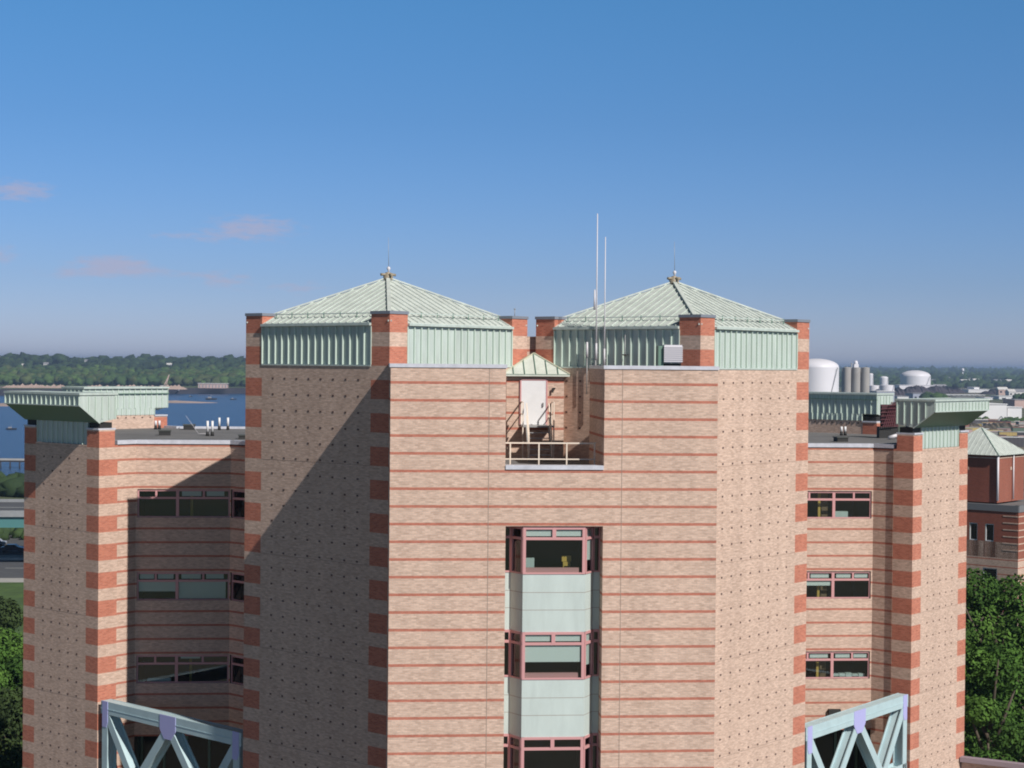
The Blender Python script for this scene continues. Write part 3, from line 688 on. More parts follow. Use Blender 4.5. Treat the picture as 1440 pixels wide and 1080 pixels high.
m = MB(WMET); m.tube((2.15, 7.38, .35), (2.15, 7.38, 1.0), .055, .04, 8); m.build('rod', t); m = MB(GREY); m.tube((2.15, 7.38, -1.2), (2.15, 7.38, .35), .02, .02, 6); m.build('mount', t)
t = thing('side_antenna', (2.42, 6.98, 1.6), 'slim white antenna clamped half way up the tallest whip', 'antenna', 'antennas on the right tower')
m = MB(WMET); m.tube((2.40, 6.98, 2.35), (2.40, 6.98, 3.2), .05, .03, 8); m.build('rod', t); m = MB(GREY); m.bar((2.40, 6.98, 2.4), (2.50, 7.02, 2.4), .04); m.build('clamp', t)
t = thing('satellite_bracket', (3.7, 5.95, 0), 'small grey pole with a tiny dish against the green panel of the right tower', 'antenna')
m = MB(GREY); m.tube((3.55, 5.95, -.16), (3.55, 5.95, 1.3), .018, .018, 6); m.build('pole', t)
m = MB(GREY); m.lathe((3.55, 5.88, .42), [(0, 0), (.1, .02), (.16, .07)], 12); m.build('dish', t)
# louvred unit on the block roof
t = thing('louvre_vent', (4.75, 1.9, -.16), 'pale louvred vent box on the block roof beside the near pillar of the right tower', 'vent')
m = MB(WMET); m.boxab((4.42, 1.5, .14), (5.12, 2.3, .84)); m.build('housing', t)
m = MB(WMET)
for k in range(8): m.bar((4.40, 1.485, .20 + k * .08), (5.14, 1.485, .20 + k * .08), .05, .045)
m.build('louvres', t)
m = MB(BLACK); m.boxab((4.45, 1.6, -.16), (5.1, 2.2, .13)); m.build('base', t)
m = MB(GREEND); m.boxab((4.20, 1.6, -.1), (4.41, 2.2, .8)); m.build('duct', t)
# wing roof furniture
def vpipe(x, y, h, label, z=-3.95):
    t = thing('vent_pipe', (x, y, z), label, 'vent pipe', 'white vent pipes on the wing roofs')
    m = MB(WHITE); m.tube((x, y, z + .22), (x, y, z + h * .85), .065, .065, 10); m.build('pipe', t)
    m = MB(BLACK); m.tube((x, y, z), (x, y, z + .23), .10, .075, 10); m.build('boot', t)
vpipe(-15.57, 28.3, .95, 'left white pipe of the nearer pair on the left wing roof'); vpipe(-15.32, 28.35, .95, 'right white pipe of the nearer pair on the left wing roof')
vpipe(-15.64, 36.6, .85, 'left white pipe of the farther pair on the left wing roof'); vpipe(-15.15, 36.7, .85, 'right white pipe of the farther pair on the left wing roof')
vpipe(-19.35, 37.0, .6, 'left white stub pipe in front of the far brick parapet on the left wing'); vpipe(-19.15, 37.1, .6, 'right white stub pipe in front of the far brick parapet on the left wing')
vpipe(20.6, 33.6, .62, 'left white stub pipe on the right wing roof'); vpipe(20.85, 33.7, .62, 'right white stub pipe on the right wing roof')
def rbox(x, y, w, h, label):
    t = thing('roof_hatch', (x, y, -3.95), label, 'roof hatch', 'black boxes on the wing roofs')
    m = MB(BLACK); m.box((x, y, -3.95 + h * .4), (w, .6, h * .8), .1); m.build('body', t); m = MB(mat('lid', (.06, .065, .06), .6)); m.box((x, y, -3.95 + h * .9), (w + .08, .68, h * .2), .1); m.build('lid', t)
rbox(-17.9, 28.9, .62, .28, 'low black box on the left wing roof nearest the red corner pillar'); rbox(-17.4, 36.8, .66, .32, 'low black box far back on the left wing roof'); rbox(-13.3, 25.0, .75, .22, 'flat black box on the left wing roof beside the tall tower'); rbox(18.3, 25.6, .6, .26, 'low black box on the right wing roof')
t = thing('roof_cable', (-16.5, 31, -3.95), 'thin white wire mast leaning over the left wing roof', 'wire')
m = MB(WMET); m.tube((-16.3, 31, -3.95), (-17.0, 31, -2.95), .012, .008, 5); m.tube((-16.3, 31, -3.94), (-15.7, 31.3, -3.93), .012, .01, 5); m.build('wire', t)
# maroon lattice seen between the caps on the right
t = thing('lattice_frame', (22.82, 30.2, -3.95), 'dark maroon steel lattice frame between the two green caps of the right wing', 'frame')
MAR = mat('maroon_steel', (.11, .03, .04), .7)
m = MB(MAR)
for k in range(6): m.bar((21.97 + .12 * k * 1.0, 30.0, -3.3), (22.52 + .08 * k, 30.2, -1.9), .04)
for k in range(7): m.bar((21.82, 30.02, -3.3 + k * .2), (22.92, 30.1, -3.25 + k * .2), .035)
m.build('bars', t); m = MB(mat('dark_maroon', (.06, .02, .025), .8)); m.box((22.47, 30.5, -2.7), (.95, .3, 1.3)); m.build('backing', t); m = MB(BLACK); m.boxab((21.82, 30.2, -3.95), (22.92, 30.7, -3.3)); m.build('base', t)
t = thing('roof_duct', (21.9, 28.4, -3.95), 'pale bent duct lying on the right wing roof next to the far red pillar', 'duct')
m = MB(WMET); m.tube((21.8, 28.4, -3.85), (22.3, 28.4, -3.7), .10, .10, 10); m.tube((22.3, 28.4, -3.7), (22.9, 28.2, -3.8), .10, .10, 10); m.build('duct', t)
# little wall box on the right wing above the truss
t = thing('wall_vent', (16.4, 18.9, -17.3), 'small dark box on the right wing wall just above the truss', 'vent')
m = MB(BLACK); m.boxab((15.95, 18.85, -17.25), (16.55, 19.04, -17.0)); m.build('box', t)
t = thing('lightning_rod', (-.2, 9.5, 2.1), 'tiny lightning rod on the left of the two middle pillars', 'rod')
m = MB(GREY); m.tube((-.75, 9.5, 2.1), (-.75, 9.5, 2.42), .015, .015, 6); m.lathe((-.75, 9.5, 2.42), [(.0, -.03), (.06, 0), (0, .04)], 8); m.build('rod', t)

# ------------------------------------------------------------------ ground, water, hills
import numpy as np
rng = np.random.default_rng(5)
GRASS = mat('grass_ground', (.055, .10, .022), .95, 0, (.25, .35, 8))
LAND = mat('mixed_ground', (.16, .135, .10), .95, 0, (.03, .4, 10))
BANK = mat('pink_sand_bank', (.42, .31, .26), .95, 0, (.02, .3, 8))
ASPH = mat('asphalt', (.075, .078, .085), .9, 0, (.3, .15, 8))
CONC = mat('pale_concrete', (.36, .35, .33), .85, 0, (.5, .12, 6))
PAINT = mat('road_paint', (.7, .7, .66), .8)
def terrain_mat():
    m = bpy.data.materials.new('ground_sheet'); m.use_nodes = True; N, L = m.node_tree.nodes, m.node_tree.links; b = N['Principled BSDF']; b.inputs['Roughness'].default_value = .95
    tc = N.new('ShaderNodeTexCoord'); n = N.new('ShaderNodeTexNoise'); n.inputs['Scale'].default_value = .006; n.inputs['Detail'].default_value = 9; n.inputs['Roughness'].default_value = .7
    L.new(tc.outputs['Object'], n.inputs['Vector']); r = N.new('ShaderNodeValToRGB'); L.new(n.outputs['Fac'], r.inputs[0])
    r.color_ramp.elements[0].position = .38; r.color_ramp.elements[0].color = (.045, .075, .022, 1); r.color_ramp.elements[1].position = .62; r.color_ramp.elements[1].color = (.20, .16, .12, 1)
    e = r.color_ramp.elements.new(.5); e.color = (.10, .10, .055, 1); L.new(r.outputs[0], b.inputs['Base Color']); return m
TERR = terrain_mat()
ZW = -44.0
shore = [(-30000, 430), (-3000, 430), (-900, 440), (-160, 455), (-60, 520), (60, 800), (130, 1600), (60, 2280), (-60, 2330), (-150, 2400), (-260, 2330), (-330, 2180), (-480, 2120), (-560, 1980), (-700, 2050), (-900, 1900), (-3000, 1800), (-30000, 1800)]
poly = [(-30000, -8000), (30000, -8000), (30000, 60000), (-30000, 60000)] + shore[::-1]
m = MB(TERR, BANK)
m.face([(x, y, G0) for x, y in poly], 0)
for a, b in zip(shore, shore[1:]):
    far = a[1] > 900 and a[0] > -29000
    dd = Vector((b[0] - a[0], b[1] - a[1], 0)).normalized(); nn = Vector((-dd.y, dd.x, 0)) * (-12)     # bank foot leans into the water
    m.face([(a[0], a[1], G0), (b[0], b[1], G0), (b[0] - nn.x * -1, b[1] - nn.y * -1, ZW - 2), (a[0] - nn.x * -1, a[1] - nn.y * -1, ZW - 2)][::-1], 1)
tag(m.build('ground'), kind='structure')
def watermat():
    m = bpy.data.materials.new('river_water'); m.use_nodes = True; N, L = m.node_tree.nodes, m.node_tree.links; b = N['Principled BSDF']
    b.inputs['Base Color'].default_value = (.016, .05, .13, 1); b.inputs['Roughness'].default_value = .25; b.inputs['Specular IOR Level'].default_value = .5
    tc = N.new('ShaderNodeTexCoord'); mp = N.new('ShaderNodeMapping'); mp.inputs['Scale'].default_value = (.25, .08, 1); L.new(tc.outputs['Object'], mp.inputs[0])
    n = N.new('ShaderNodeTexNoise'); n.inputs['Scale'].default_value = 1.2; n.inputs['Detail'].default_value = 8; n.inputs['Roughness'].default_value = .7; L.new(mp.outputs[0], n.inputs['Vector'])
    k = N.new('ShaderNodeBump'); k.inputs['Strength'].default_value = 1; k.inputs['Distance'].default_value = 1.6; L.new(n.outputs['Fac'], k.inputs['Height']); L.new(k.outputs[0], b.inputs['Normal'])
    return m
m = MB(watermat()); m.face([(-30500, 380, ZW), (400, 380, ZW), (400, 2600, ZW), (-30500, 2600, ZW)]); tag(m.build('water'), kind='structure')
# sand spits
m = MB(BANK)
for (px, py, L_, w2) in ((6, 570, 60, 22), (246, 566, 55, 16)):
    c = atz(px, py, ZW); n_ = 14
    ring = [(c.x + L_ * cos(2 * pi * i / n_) * (1 + .15 * random.random()), c.y + w2 * sin(2 * pi * i / n_) * 2 * (1 + .2 * random.random())) for i in range(n_)]
    for i in range(n_): a, b = ring[i], ring[(i + 1) % n_]; m.face([(a[0], a[1], ZW - .5), (b[0], b[1], ZW - .5), (c.x, c.y, ZW + 2.2)])
tag(m.build('sandbar'), kind='structure')
def lerp_tab(x, tab):
    return np.interp(x, [t[0] for t in tab], [t[1] for t in tab])
def hill_h(x, y):
    t = np.clip((y - 2380) / 1150, 0, 1); base = G0 + t * 31
    base += 2.5 * np.sin(x * .006 + 1.3) * t + 1.6 * np.sin(x * .017 + y * .004) * t
    fall = np.clip((y - 3550) / 900, 0, 1); edge = np.clip((700 - x) / 500, 0, 1)
    return G0 + (base - G0) * edge * (1 - .5 * fall)
def gridmesh(name, mat_, xs, ys, hf, kind='structure'):
    X, Y = np.meshgrid(xs, ys); Z = hf(X, Y) + .05; nx, ny = len(xs), len(ys)
    V = np.stack([X.ravel(), Y.ravel(), Z.ravel()], 1)
    Fc = [(j * nx + i, j * nx + i + 1, (j + 1) * nx + i + 1, (j + 1) * nx + i) for j in range(ny - 1) for i in range(nx - 1)]
    me = bpy.data.meshes.new(name); me.from_pydata(V.tolist(), [], Fc); me.materials.append(mat_); me.polygons.foreach_set('use_smooth', [True] * len(Fc)); me.update()
    o = bpy.data.objects.new(name, me); COL.objects.link(o); return tag(o, kind=kind)
def rise_h(x, y): return G0 + np.clip((y - 2150) * .0022, 0, 17) * np.clip((x - 380) / 150, 0, 1)
gridmesh('far_rise', TERR, np.linspace(360, 6000, 40), np.linspace(2160, 14000, 40), rise_h)
def solve_v(px, py, hgt, right):
    best = None
    for v in (np.arange(2200, 7000, 25) if right else np.arange(2950, 3560, 10)):
        a = atv(px, py, float(v)); g = float(rise_h(a.x, v) if right else hill_h(a.x, v)); e = abs(a.z - 1.35 * hgt - g)
        if best is None or e < best[0]: best = (e, float(v))
    return best[1]
SPECK = [(2, 502), (9, 503), (37, 512), (65, 510), (80, 508), (91, 511), (111, 507), (119, 512), (125, 506), (231, 506), (238, 511), (242, 513)]
SPECKR = ((1326, 532), (1331, 531), (1357, 534), (1364, 532), (1372, 533), (1402, 534), (1418, 534), (1311, 534), (1250, 523), (1260, 522), (1233, 527), (1321, 541), (1409, 545), (1436, 548), (1425, 548))
CLEAR = []
for q_ in SPECK: v_ = solve_v(*q_, 7, False); CLEAR.append((atv(*q_, v_).x, v_))
for q_ in SPECKR: v_ = solve_v(*q_, 8, True); CLEAR.append((atv(*q_, v_).x, v_))
def cleared(x, y, r): return any(abs(x - a) < 7 + r * .8 and b - 420 < y < b + 12 for a, b in CLEAR)
gridmesh('hill', mat('hill_grass', (.06, .09, .03), .95, 0, (.01, .4, 8)), np.linspace(-2600, 800, 60), np.linspace(2385, 4800, 50), hill_h)
# ------------------------------------------------------------------ woods (masses of crowns nobody could count)
def crown_template(seed, sub=2):
    import bmesh
    r = random.Random(seed); bm = bmesh.new(); bmesh.ops.create_icosphere(bm, subdivisions=sub, radius=1)
    for v in bm.verts:
        n = v.co.normalized(); k = 1 + .28 * r.uniform(-1, 1) + .14 * sin(n.x * 7 + seed) * cos(n.y * 6 + seed); v.co = n * k; v.co.z *= .8
    V = np.array([v.co[:] for v in bm.verts]); Fc = np.array([[v.index for v in f.verts] for f in bm.faces]); bm.free(); return V, Fc
TPL = [crown_template(i, 2) for i in range(4)]; TPL1 = [crown_template(i + 9, 1) for i in range(4)]
def foliage(name, col, var=.35, scale=.05, hue=(.02, .03, 0), objn=True, translucent=0):
    m = bpy.data.materials.new(name); m.use_nodes = True; N, L = m.node_tree.nodes, m.node_tree.links; b = N['Principled BSDF']; b.inputs['Roughness'].default_value = .85; b.inputs['Specular IOR Level'].default_value = .15
    tc = N.new('ShaderNodeTexCoord'); n = N.new('ShaderNodeTexNoise'); n.inputs['Scale'].default_value = scale; n.inputs['Detail'].default_value = 8; n.inputs['Roughness'].default_value = .75
    L.new(tc.outputs['Object'], n.inputs['Vector']); r = N.new('ShaderNodeValToRGB'); L.new(n.outputs['Fac'], r.inputs[0])
    r.color_ramp.elements[0].position = .35; r.color_ramp.elements[0].color = (*[c * (1 - var) for c in col], 1)
    r.color_ramp.elements[1].position = .66; r.color_ramp.elements[1].color = (col[0] * (1 + var) + hue[0], col[1] * (1 + var) + hue[1], col[2] * (1 + var) + hue[2], 1)
    L.new(r.outputs[0], b.inputs['Base Color']); return m
def crowns(name, mats, pts, rad, tpl=TPL, label=None):
    Vs, Fs, Ms = [], [], []; off = 0
    for i, (x, y, z) in enumerate(pts):
        V, Fc = tpl[i % 4]; r = rad[i]; a = rng.uniform(0, 6.28); c, s = cos(a), sin(a)
        Q = V * [r, r, r * rng.uniform(.8, 1.25)]; Q = np.stack([Q[:, 0] * c - Q[:, 1] * s + x, Q[:, 0] * s + Q[:, 1] * c + y, Q[:, 2] + z], 1)
        Vs.append(Q); Fs.append(Fc + off); Ms.append(np.full(len(Fc), rng.integers(0, len(mats)))); off += len(V)
    V = np.concatenate(Vs); Fc = np.concatenate(Fs); Mi = np.concatenate(Ms)
    me = bpy.data.meshes.new(name); me.vertices.add(len(V)); me.vertices.foreach_set('co', V.ravel()); me.loops.add(Fc.size); me.loops.foreach_set('vertex_index', Fc.ravel().astype(np.int32))
    me.polygons.add(len(Fc)); me.polygons.foreach_set('loop_start', np.arange(0, Fc.size, 3, dtype=np.int32)); me.polygons.foreach_set('loop_total', np.full(len(Fc), 3, dtype=np.int32))
    for q in mats: me.materials.append(q)
    me.polygons.foreach_set('material_index', Mi.astype(np.int32)); me.update(calc_edges=True); me.validate()
    o = bpy.data.objects.new(name, me); COL.objects.link(o); return tag(o, label, None, None, 'stuff')
FG = [foliage('wood_green', (.038, .07, .028)), foliage('wood_light', (.055, .095, .03)), foliage('wood_dark', (.028, .055, .025)), foliage('wood_olive', (.055, .07, .032))]
FD = [foliage('ridge_dark', (.018, .034, .022)), foliage('ridge_green', (.026, .046, .025)), foliage('ridge_deep', (.014, .026, .018))]
# lower belt along the far bank
def lower_ok(x, y): return True
P, Rd = [], []
for y in np.arange(2420, 2960, 13):
    for x in np.arange(-1050, 300, 12):
        if rng.random() < .1: continue
        X, Y = x + rng.uniform(-7, 7), y + rng.uniform(-7, 7); r = rng.uniform(4, 9)
        if cleared(X, Y, r): continue
        P.append((X, Y, float(hill_h(X, Y)) + r * .75 + rng.uniform(0, 2.5))); Rd.append(r)
crowns('wood', FG, P, Rd, TPL, 'mixed green wood covering the far river bank')
P, Rd = [], []
for y in np.arange(2960, 3750, 19):
    for x in np.arange(-1400, 450, 18):
        if rng.random() < .1: continue
        X, Y = x + rng.uniform(-8, 8), y + rng.uniform(-8, 8); r = rng.uniform(6, 10) * (1.4 if rng.random() < .03 else 1)
        if cleared(X, Y, r): continue
        P.append((X, Y, float(hill_h(X, Y)) + r * .8 + rng.uniform(0, 3))); Rd.append(r)
crowns('ridge_wood', FD, P, Rd, TPL, 'dark wood along the ridge on the far shore')
# one big dark tree that stands out on the ridge line
# flat wooded country to the right
P, Rd = [], []
for (y0, y1, st, r0, r1) in ((2950, 3600, 26, 7, 12), (3600, 6000, 50, 12, 18), (6000, 12000, 110, 18, 26)):
    for y in np.arange(y0, y1, st * 1.1):
        xa, xb = (y * .20, y * .46)
        for x in np.arange(xa, xb, st):
            if rng.random() < .16: continue
            r = rng.uniform(r0, r1); X, Y = x + rng.uniform(-st / 2, st / 2), y + rng.uniform(-st / 2, st / 2)
            if cleared(X, Y, r): continue
            P.append((X, Y, float(rise_h(X, Y)) + r * .35)); Rd.append(r)
crowns('far_wood', [FD[1], FG[0], FD[0]], P, Rd, TPL1, 'flat wooded country fading to blue at the right horizon')

# ------------------------------------------------------------------ far shore things
def house(px, py, v, w, hgt, lab, wallc, roofc, z=None, name='house', cat='house', group='houses on the far ridge', depth=None, flat=False):
    p = atv(px, py, v); zb = p.z - hgt * (1 if flat else 1.35) if z is None else z; depth = depth or w * .8
    t = thing(name, (p.x, v, zb), lab, cat, group); x, y = p.x, v
    m = MB(wallc); m.boxab((x - w / 2, y - depth / 2, zb), (x + w / 2, y + depth / 2, zb + hgt)); m.build('wall', t)
    m = MB(roofc)
    if flat:
        m.boxab((x - w / 2 - .3, y - depth / 2 - .3, zb + hgt + .01), (x + w / 2 + .3, y + depth / 2 + .3, zb + hgt + .5))
    else:
        e, hr = w / 2 + .5, hgt * .45; a = [(x - e, y - depth / 2 - .5, zb + hgt), (x + e, y - depth / 2 - .5, zb + hgt), (x + e, y + depth / 2 + .5, zb + hgt), (x - e, y + depth / 2 + .5, zb + hgt)]
        r0, r1 = (x - e, y, zb + hgt + hr), (x + e, y, zb + hgt + hr)
        m.face([a[0], a[1], r1, r0]); m.face([a[2], a[3], r0, r1]); m.face([a[0], r0, a[3]]); m.face([a[1], a[2], r1]); m.face(a[::-1])
    m.build('roof', t)
    m = MB(DGLASS); nw = max(2, int(w / 5))
    if w > 7:
        for k in range(nw): xx = x - w / 2 + (k + .5) * w / nw; m.boxab((xx - w / nw * .2, y - depth / 2 - .06, zb + hgt * .45), (xx + w / nw * .2, y - depth / 2 + .02, zb + hgt * .75))
        m.build('windows', t)
    return t
HW = mat('white_clapboard', (.62, .60, .58), .8); HP = mat('pinkish_stucco', (.50, .36, .32), .85, 0, (.1, .15)); HG = mat('grey_shingle', (.25, .25, .27), .85); HB = mat('blue_grey_wall', (.28, .33, .40), .8)
specks = [(2, 502, 'tiny white house at the left edge of the far ridge'), (9, 503, 'second tiny white house near the left edge of the far ridge'), (37, 512, 'wide pink roofed building among the trees of the far shore'), (65, 510, 'small white house below the big dark tree on the ridge'), (80, 508, 'white gabled house half hidden under the tallest ridge tree'),
          (91, 511, 'low grey building right of the tallest ridge tree'), (111, 507, 'tall narrow white house on the middle of the ridge'), (119, 512, 'white slanting roof below the middle of the ridge'), (125, 506, 'long pale building near the top of the ridge'),
          (231, 506, 'pale blue house on the ridge above the crane'), (238, 511, 'white roofed house among dark trees above the crane'), (242, 513, 'second white roofed house among dark trees above the crane')]
for i, (px, py, lab) in enumerate(specks):
    house(px, py, solve_v(px, py, 7, False), 17 if i in (2, 8, 5) else 9, 7, lab, HW if i != 2 else HP, HG if i not in (2, 7, 10) else HW)
def bigtree_far(px, py, v, r, lab):
    p = atv(px, py, v); t = thing('ridge_tree', (p.x, v, p.z - 2 * r), lab, 'tree', 'single trees on the ridge line')
    o = crowns('crown', FD, [(p.x + random.uniform(-.5, .5) * r, v + random.uniform(-.5, .5) * r, p.z - r * random.uniform(.5, 1.2)) for _ in range(9)], [r * random.uniform(.45, .6) for _ in range(9)], TPL)
    del o['kind']; o.parent = t; o.matrix_parent_inverse = Matrix.Translation(-Vector(t.location))
    m = MB(mat('bark_far', (.05, .04, .03), .9)); m.tube((p.x, v, p.z - 3 * r), (p.x, v, p.z - r), r * .12, r * .08, 6); m.build('trunk', t)
bigtree_far(85, 497, 3250, 15, 'tallest round dark tree on the far ridge line'); bigtree_far(41, 499, 3250, 18, 'broad dark tree left of the tallest one on the ridge'); bigtree_far(10, 500, 3250, 14, 'dark round tree near the left edge of the ridge line')
bigtree_far(296, 499, 3300, 12, 'flat topped tree on the ridge close to the brick tower'); bigtree_far(321, 498, 3300, 11, 'small dark tree standing up beside the brick tower on the ridge')
# low pink ruin, crane, boats, pier
p = atv(297, 550, 2350); t = thing('quay_building', (p.x, 2350, G0), 'long low pinkish flat roofed building on the far river bank', 'building')
m = MB(HP); x0, x1 = atv(279, 550, 2350).x, atv(320, 550, 2350).x; m.boxab((x0, 2345, G0), (x1, 2365, G0 + 6.2)); m.build('wall', t)
m = MB(HG); n_ = 9
for k in range(n_): a = x0 + (k + .3) * (x1 - x0) / n_; m.boxab((a, 2344.7, G0 + 1), (a + 1.6, 2345.1, G0 + 4.6))
m.build('openings', t); m = MB(HW); m.boxab((x0 - 1, 2344, G0 + 6.21), (x1 + 1, 2366, G0 + 6.8)); m.build('roof', t)
m = MB(BANK)
for (pa, pb, v) in ((6, 88, 2250), (120, 258, 2250)):
    a, b = atv(pa, 545, v), atv(pb, 545, v); n_ = 26
    for k in range(n_):
        x = a.x + (b.x - a.x) * k / n_; h = random.uniform(2, 6); w2 = (b.x - a.x) / n_
        m.face([(x - w2, v - 6, G0 - .5), (x + 1.6 * w2, v - 6, G0 - .5), (x + w2 * .6, v + 9, G0 + h)]); m.face([(x + 1.6 * w2, v - 6, G0 - .5), (x + 1.6 * w2, v + 25, G0 - .5), (x + w2 * .6, v + 9, G0 + h)]); m.face([(x - w2, v - 6, G0 - .5), (x + w2 * .6, v + 9, G0 + h), (x - w2, v + 25, G0 - .5)])
m_ = m.build('sand_heaps'); tag(m_, 'pink sand and rubble heaps along the far bank', None, None, 'stuff')
p = atv(232, 541, 2300); t = thing('crane', (p.x, 2300, G0), 'pale lattice crane leaning over the far bank', 'crane')
m = MB(HP); q = atv(238, 527, 2300); b0 = atv(231.5, 541, 2300)
m.bar(b0, q, 1.3); m.bar(b0 + Vector((2.4, 0, 0)), q, .8); m.build('boom', t); m = MB(HW); m.box((b0.x - 2, 2300, G0 + 2), (8, 5, 3.4)); m.build('cab', t); m = MB(BLACK); m.box((b0.x - 2, 2300, G0 + .4), (9, 6, .8)); m.build('tracks', t)
def boat(px, py, L_, lab, dark=True):
    p = atz(px, py, ZW); t = thing('boat', (p.x, p.y, ZW), lab, 'boat', 'boats on the river'); y = p.y
    m = MB(BLACK if dark else HW); h = L_ * .12; n = 8; top, bot = [], []
    for i in range(n + 1):
        s = i / n; w2 = L_ * .16 * math.sin(pi * min(1, .25 + s * .75)) if s < 1 else 0; top.append((p.x - L_ / 2 + L_ * s, w2)); 
    up = [(x, y - w, ZW + h) for x, w in top] + [(x, y + w, ZW + h) for x, w in top[::-1]]; lo = [(p.x + (x - p.x) * .85, y - w * .6, ZW - .2) for x, w in top] + [(p.x + (x - p.x) * .85, y + w * .6, ZW - .2) for x, w in top[::-1]]
    for i in range(len(up)): j = (i + 1) % len(up); m.face([lo[i], lo[j], up[j], up[i]])
    m.face(up); m.build('hull', t)
    m = MB(HG if dark else HW); m.boxab((p.x - L_ * .28, y - L_ * .08, ZW + h), (p.x + L_ * .02, y + L_ * .08, ZW + h + L_ * .12)); m.build('cabin', t)
    m = MB(GREY); m.bar((p.x, y, ZW + h), (p.x, y, ZW + h + L_ * .35), L_ * .012); m.build('mast', t)
boat(297, 562, 14, 'dark boat moored off the low pinkish quay building'); boat(328, 562, 8, 'small dark boat beside the tall brick tower edge'); boat(16, 604, 7, 'small dark boat alone on the blue water at the left')
boat(268, 558, 6, 'faint small boat left of the dark moored boat')
# pier at the left
pa, pb = atz(-60, 656, ZW), atz(48, 659, ZW); t = thing('pier', (pa.x, pa.y, ZW), 'long dark timber pier on piles crossing the water at the left edge', 'pier')
m = MB(CONC); m.bar((pa.x - 60, pa.y, ZW + 3.6), (pb.x + 8, pb.y, ZW + 3.6), 5, .5); m.build('deck', t)
DW = mat('dark_wood', (.035, .03, .028), .9)
m = MB(DW); m.bar((pa.x - 60, pa.y - 2.4, ZW + 3.0), (pb.x + 8, pb.y - 2.4, ZW + 3.0), .3, .6); m.build('beam', t)
for k in range(26):
    q = Vector((pa.x - 58, pa.y, 0)).lerp(Vector((pb.x + 6, pb.y, 0)), k / 25); m = MB(DW)
    m.tube((q.x, q.y - 2, ZW - 1), (q.x, q.y - 2, ZW + 3.2), .32, .3, 6); m.build('pile', t)

# ------------------------------------------------------------------ lower left: highway, road, grass
v0 = 240.0
def strip(name, zz, pts, mt, kind='structure', thick=None):
    m = MB(mt); m.face([(x, y, zz) for x, y in pts]); o = m.build(name); return tag(o, kind=kind)
VC = mat('viaduct_concrete', (.24, .25, .26), .85, 0, (.5, .12, 6))
vd = thing('highway_viaduct', (-60, 252, G0), 'pale concrete highway viaduct on teal steel girders at the left edge', 'viaduct')
TG = mat('teal_girder', (.07, .19, .19), .5)
a = atv(-40, 718, v0); zt = a.z; X0, X1 = -200, -22
m = MB(VC, ASPH); m.boxab((X0, v0, zt - 1.1), (X1, v0 + .4, zt + .0)); m.build('parapet', vd)
m = MB(ASPH); m.boxab((X0, v0 + .4, zt - 1.1), (X1, v0 + 24, zt - .45)); m.build('deck', vd)
m = MB(VC); m.boxab((X0, v0 + 24, zt - .85), (X1, v0 + 24.4, zt + .1)); m.build('parapet', vd)
m = MB(PAINT); m.boxab((X0, v0 + 12, zt - .449), (X1, v0 + 12.2, zt - .44)); m.build('lane_line', vd)
for k in range(3): m = MB(TG); m.boxab((X0, v0 + .5 + k * 10, zt - 2.9), (X1, v0 + .9 + k * 10, zt - 1.11)); m.boxab((X0, v0 + .3 + k * 10, zt - 3.0), (X1, v0 + 1.1 + k * 10, zt - 2.9)); m.build('girder', vd)
for x in (-180, -140, -100, -36):
    m = MB(VC); m.boxab((x - 1, v0 + 2, G0), (x + 1, v0 + 22, zt - 3.01)); m.build('pier_wall', vd)
def gz(py, z=G0): return atz(15, py, z).y
strip('road', G0 + .004, [(-250, gz(813)), (10, gz(813)), (10, gz(788)), (-250, gz(788))], ASPH)
strip('lower_road', G0 + .004, [(-250, gz(781)), (10, gz(781)), (10, gz(752)), (-250, gz(752))], ASPH)
m = MB(CONC); m.boxab((-250, gz(788), G0), (10, gz(784), G0 + .45)); tag(m.build('median_barrier'), 'low pale concrete barrier between the road and the darker lanes', 'barrier')
strip('sidewalk', G0 + .008, [(-250, gz(819)), (10, gz(819)), (10, gz(813)), (-250, gz(813))], CONC)
m = MB(PAINT); yl = gz(799)
for k in range(30): m.boxab((-240 + k * 9, yl, G0 + .008), (-236 + k * 9, yl + .15, G0 + .012))
tag(m.build('lane_marks'), kind='structure')
strip('lawn', G0 + .006, [(-250, 40), (-26, 40), (-26, gz(819)), (-250, gz(819))], GRASS)
strip('footpath', G0 + .014, [(-60, 118), (-24, 150), (-24, 152.5), (-60, 120.5)], CONC)
def car(px, py, L_, colm, lab, rz=0, z=G0):
    p = atz(px, py, z); t = thing('parked_car', (p.x, p.y, z), lab, 'car', 'cars under the viaduct')
    M0 = Matrix.Translation(p) @ Matrix.Rotation(rz, 4, 'Z')
    prof = [(-2.2, .35), (-2.25, .75), (-2.1, .95), (-1.5, 1.0), (-1.0, 1.42), (.5, 1.45), (1.15, 1.0), (2.05, .85), (2.25, .6), (2.2, .35)]
    def sideways(pr, w): return [M0 @ Vector((x, -w, z_)) for x, z_ in pr], [M0 @ Vector((x, w, z_)) for x, z_ in pr]
    m = MB(colm); A, Bq = sideways(prof, .88)
    for i in range(len(A)): j = (i + 1) % len(A); m.face([A[i], A[j], Bq[j], Bq[i]])
    m.face(A[::-1]); m.face(Bq); m.build('body', t)
    m = MB(DGLASS); A, Bq = sideways([(-1.35, 1.0), (-.95, 1.36), (.45, 1.38), (1.0, 1.02)], .895); m.face(A[::-1]); m.face(Bq); m.build('window', t)
    for (x, y) in ((-1.4, -.8), (-1.4, .8), (1.4, -.8), (1.4, .8)):
        m = MB(BLACK); m.tube(M0 @ Vector((x, y - .12, .33)), M0 @ Vector((x, y + .12, .33)), .33, .33, 12); m.build('wheel', t)
CARD = mat('dark_blue_car', (.02, .025, .04), .25); CARS = mat('silver_car', (.35, .36, .38), .3); CARR = mat('dark_red_car', (.12, .02, .02), .3)
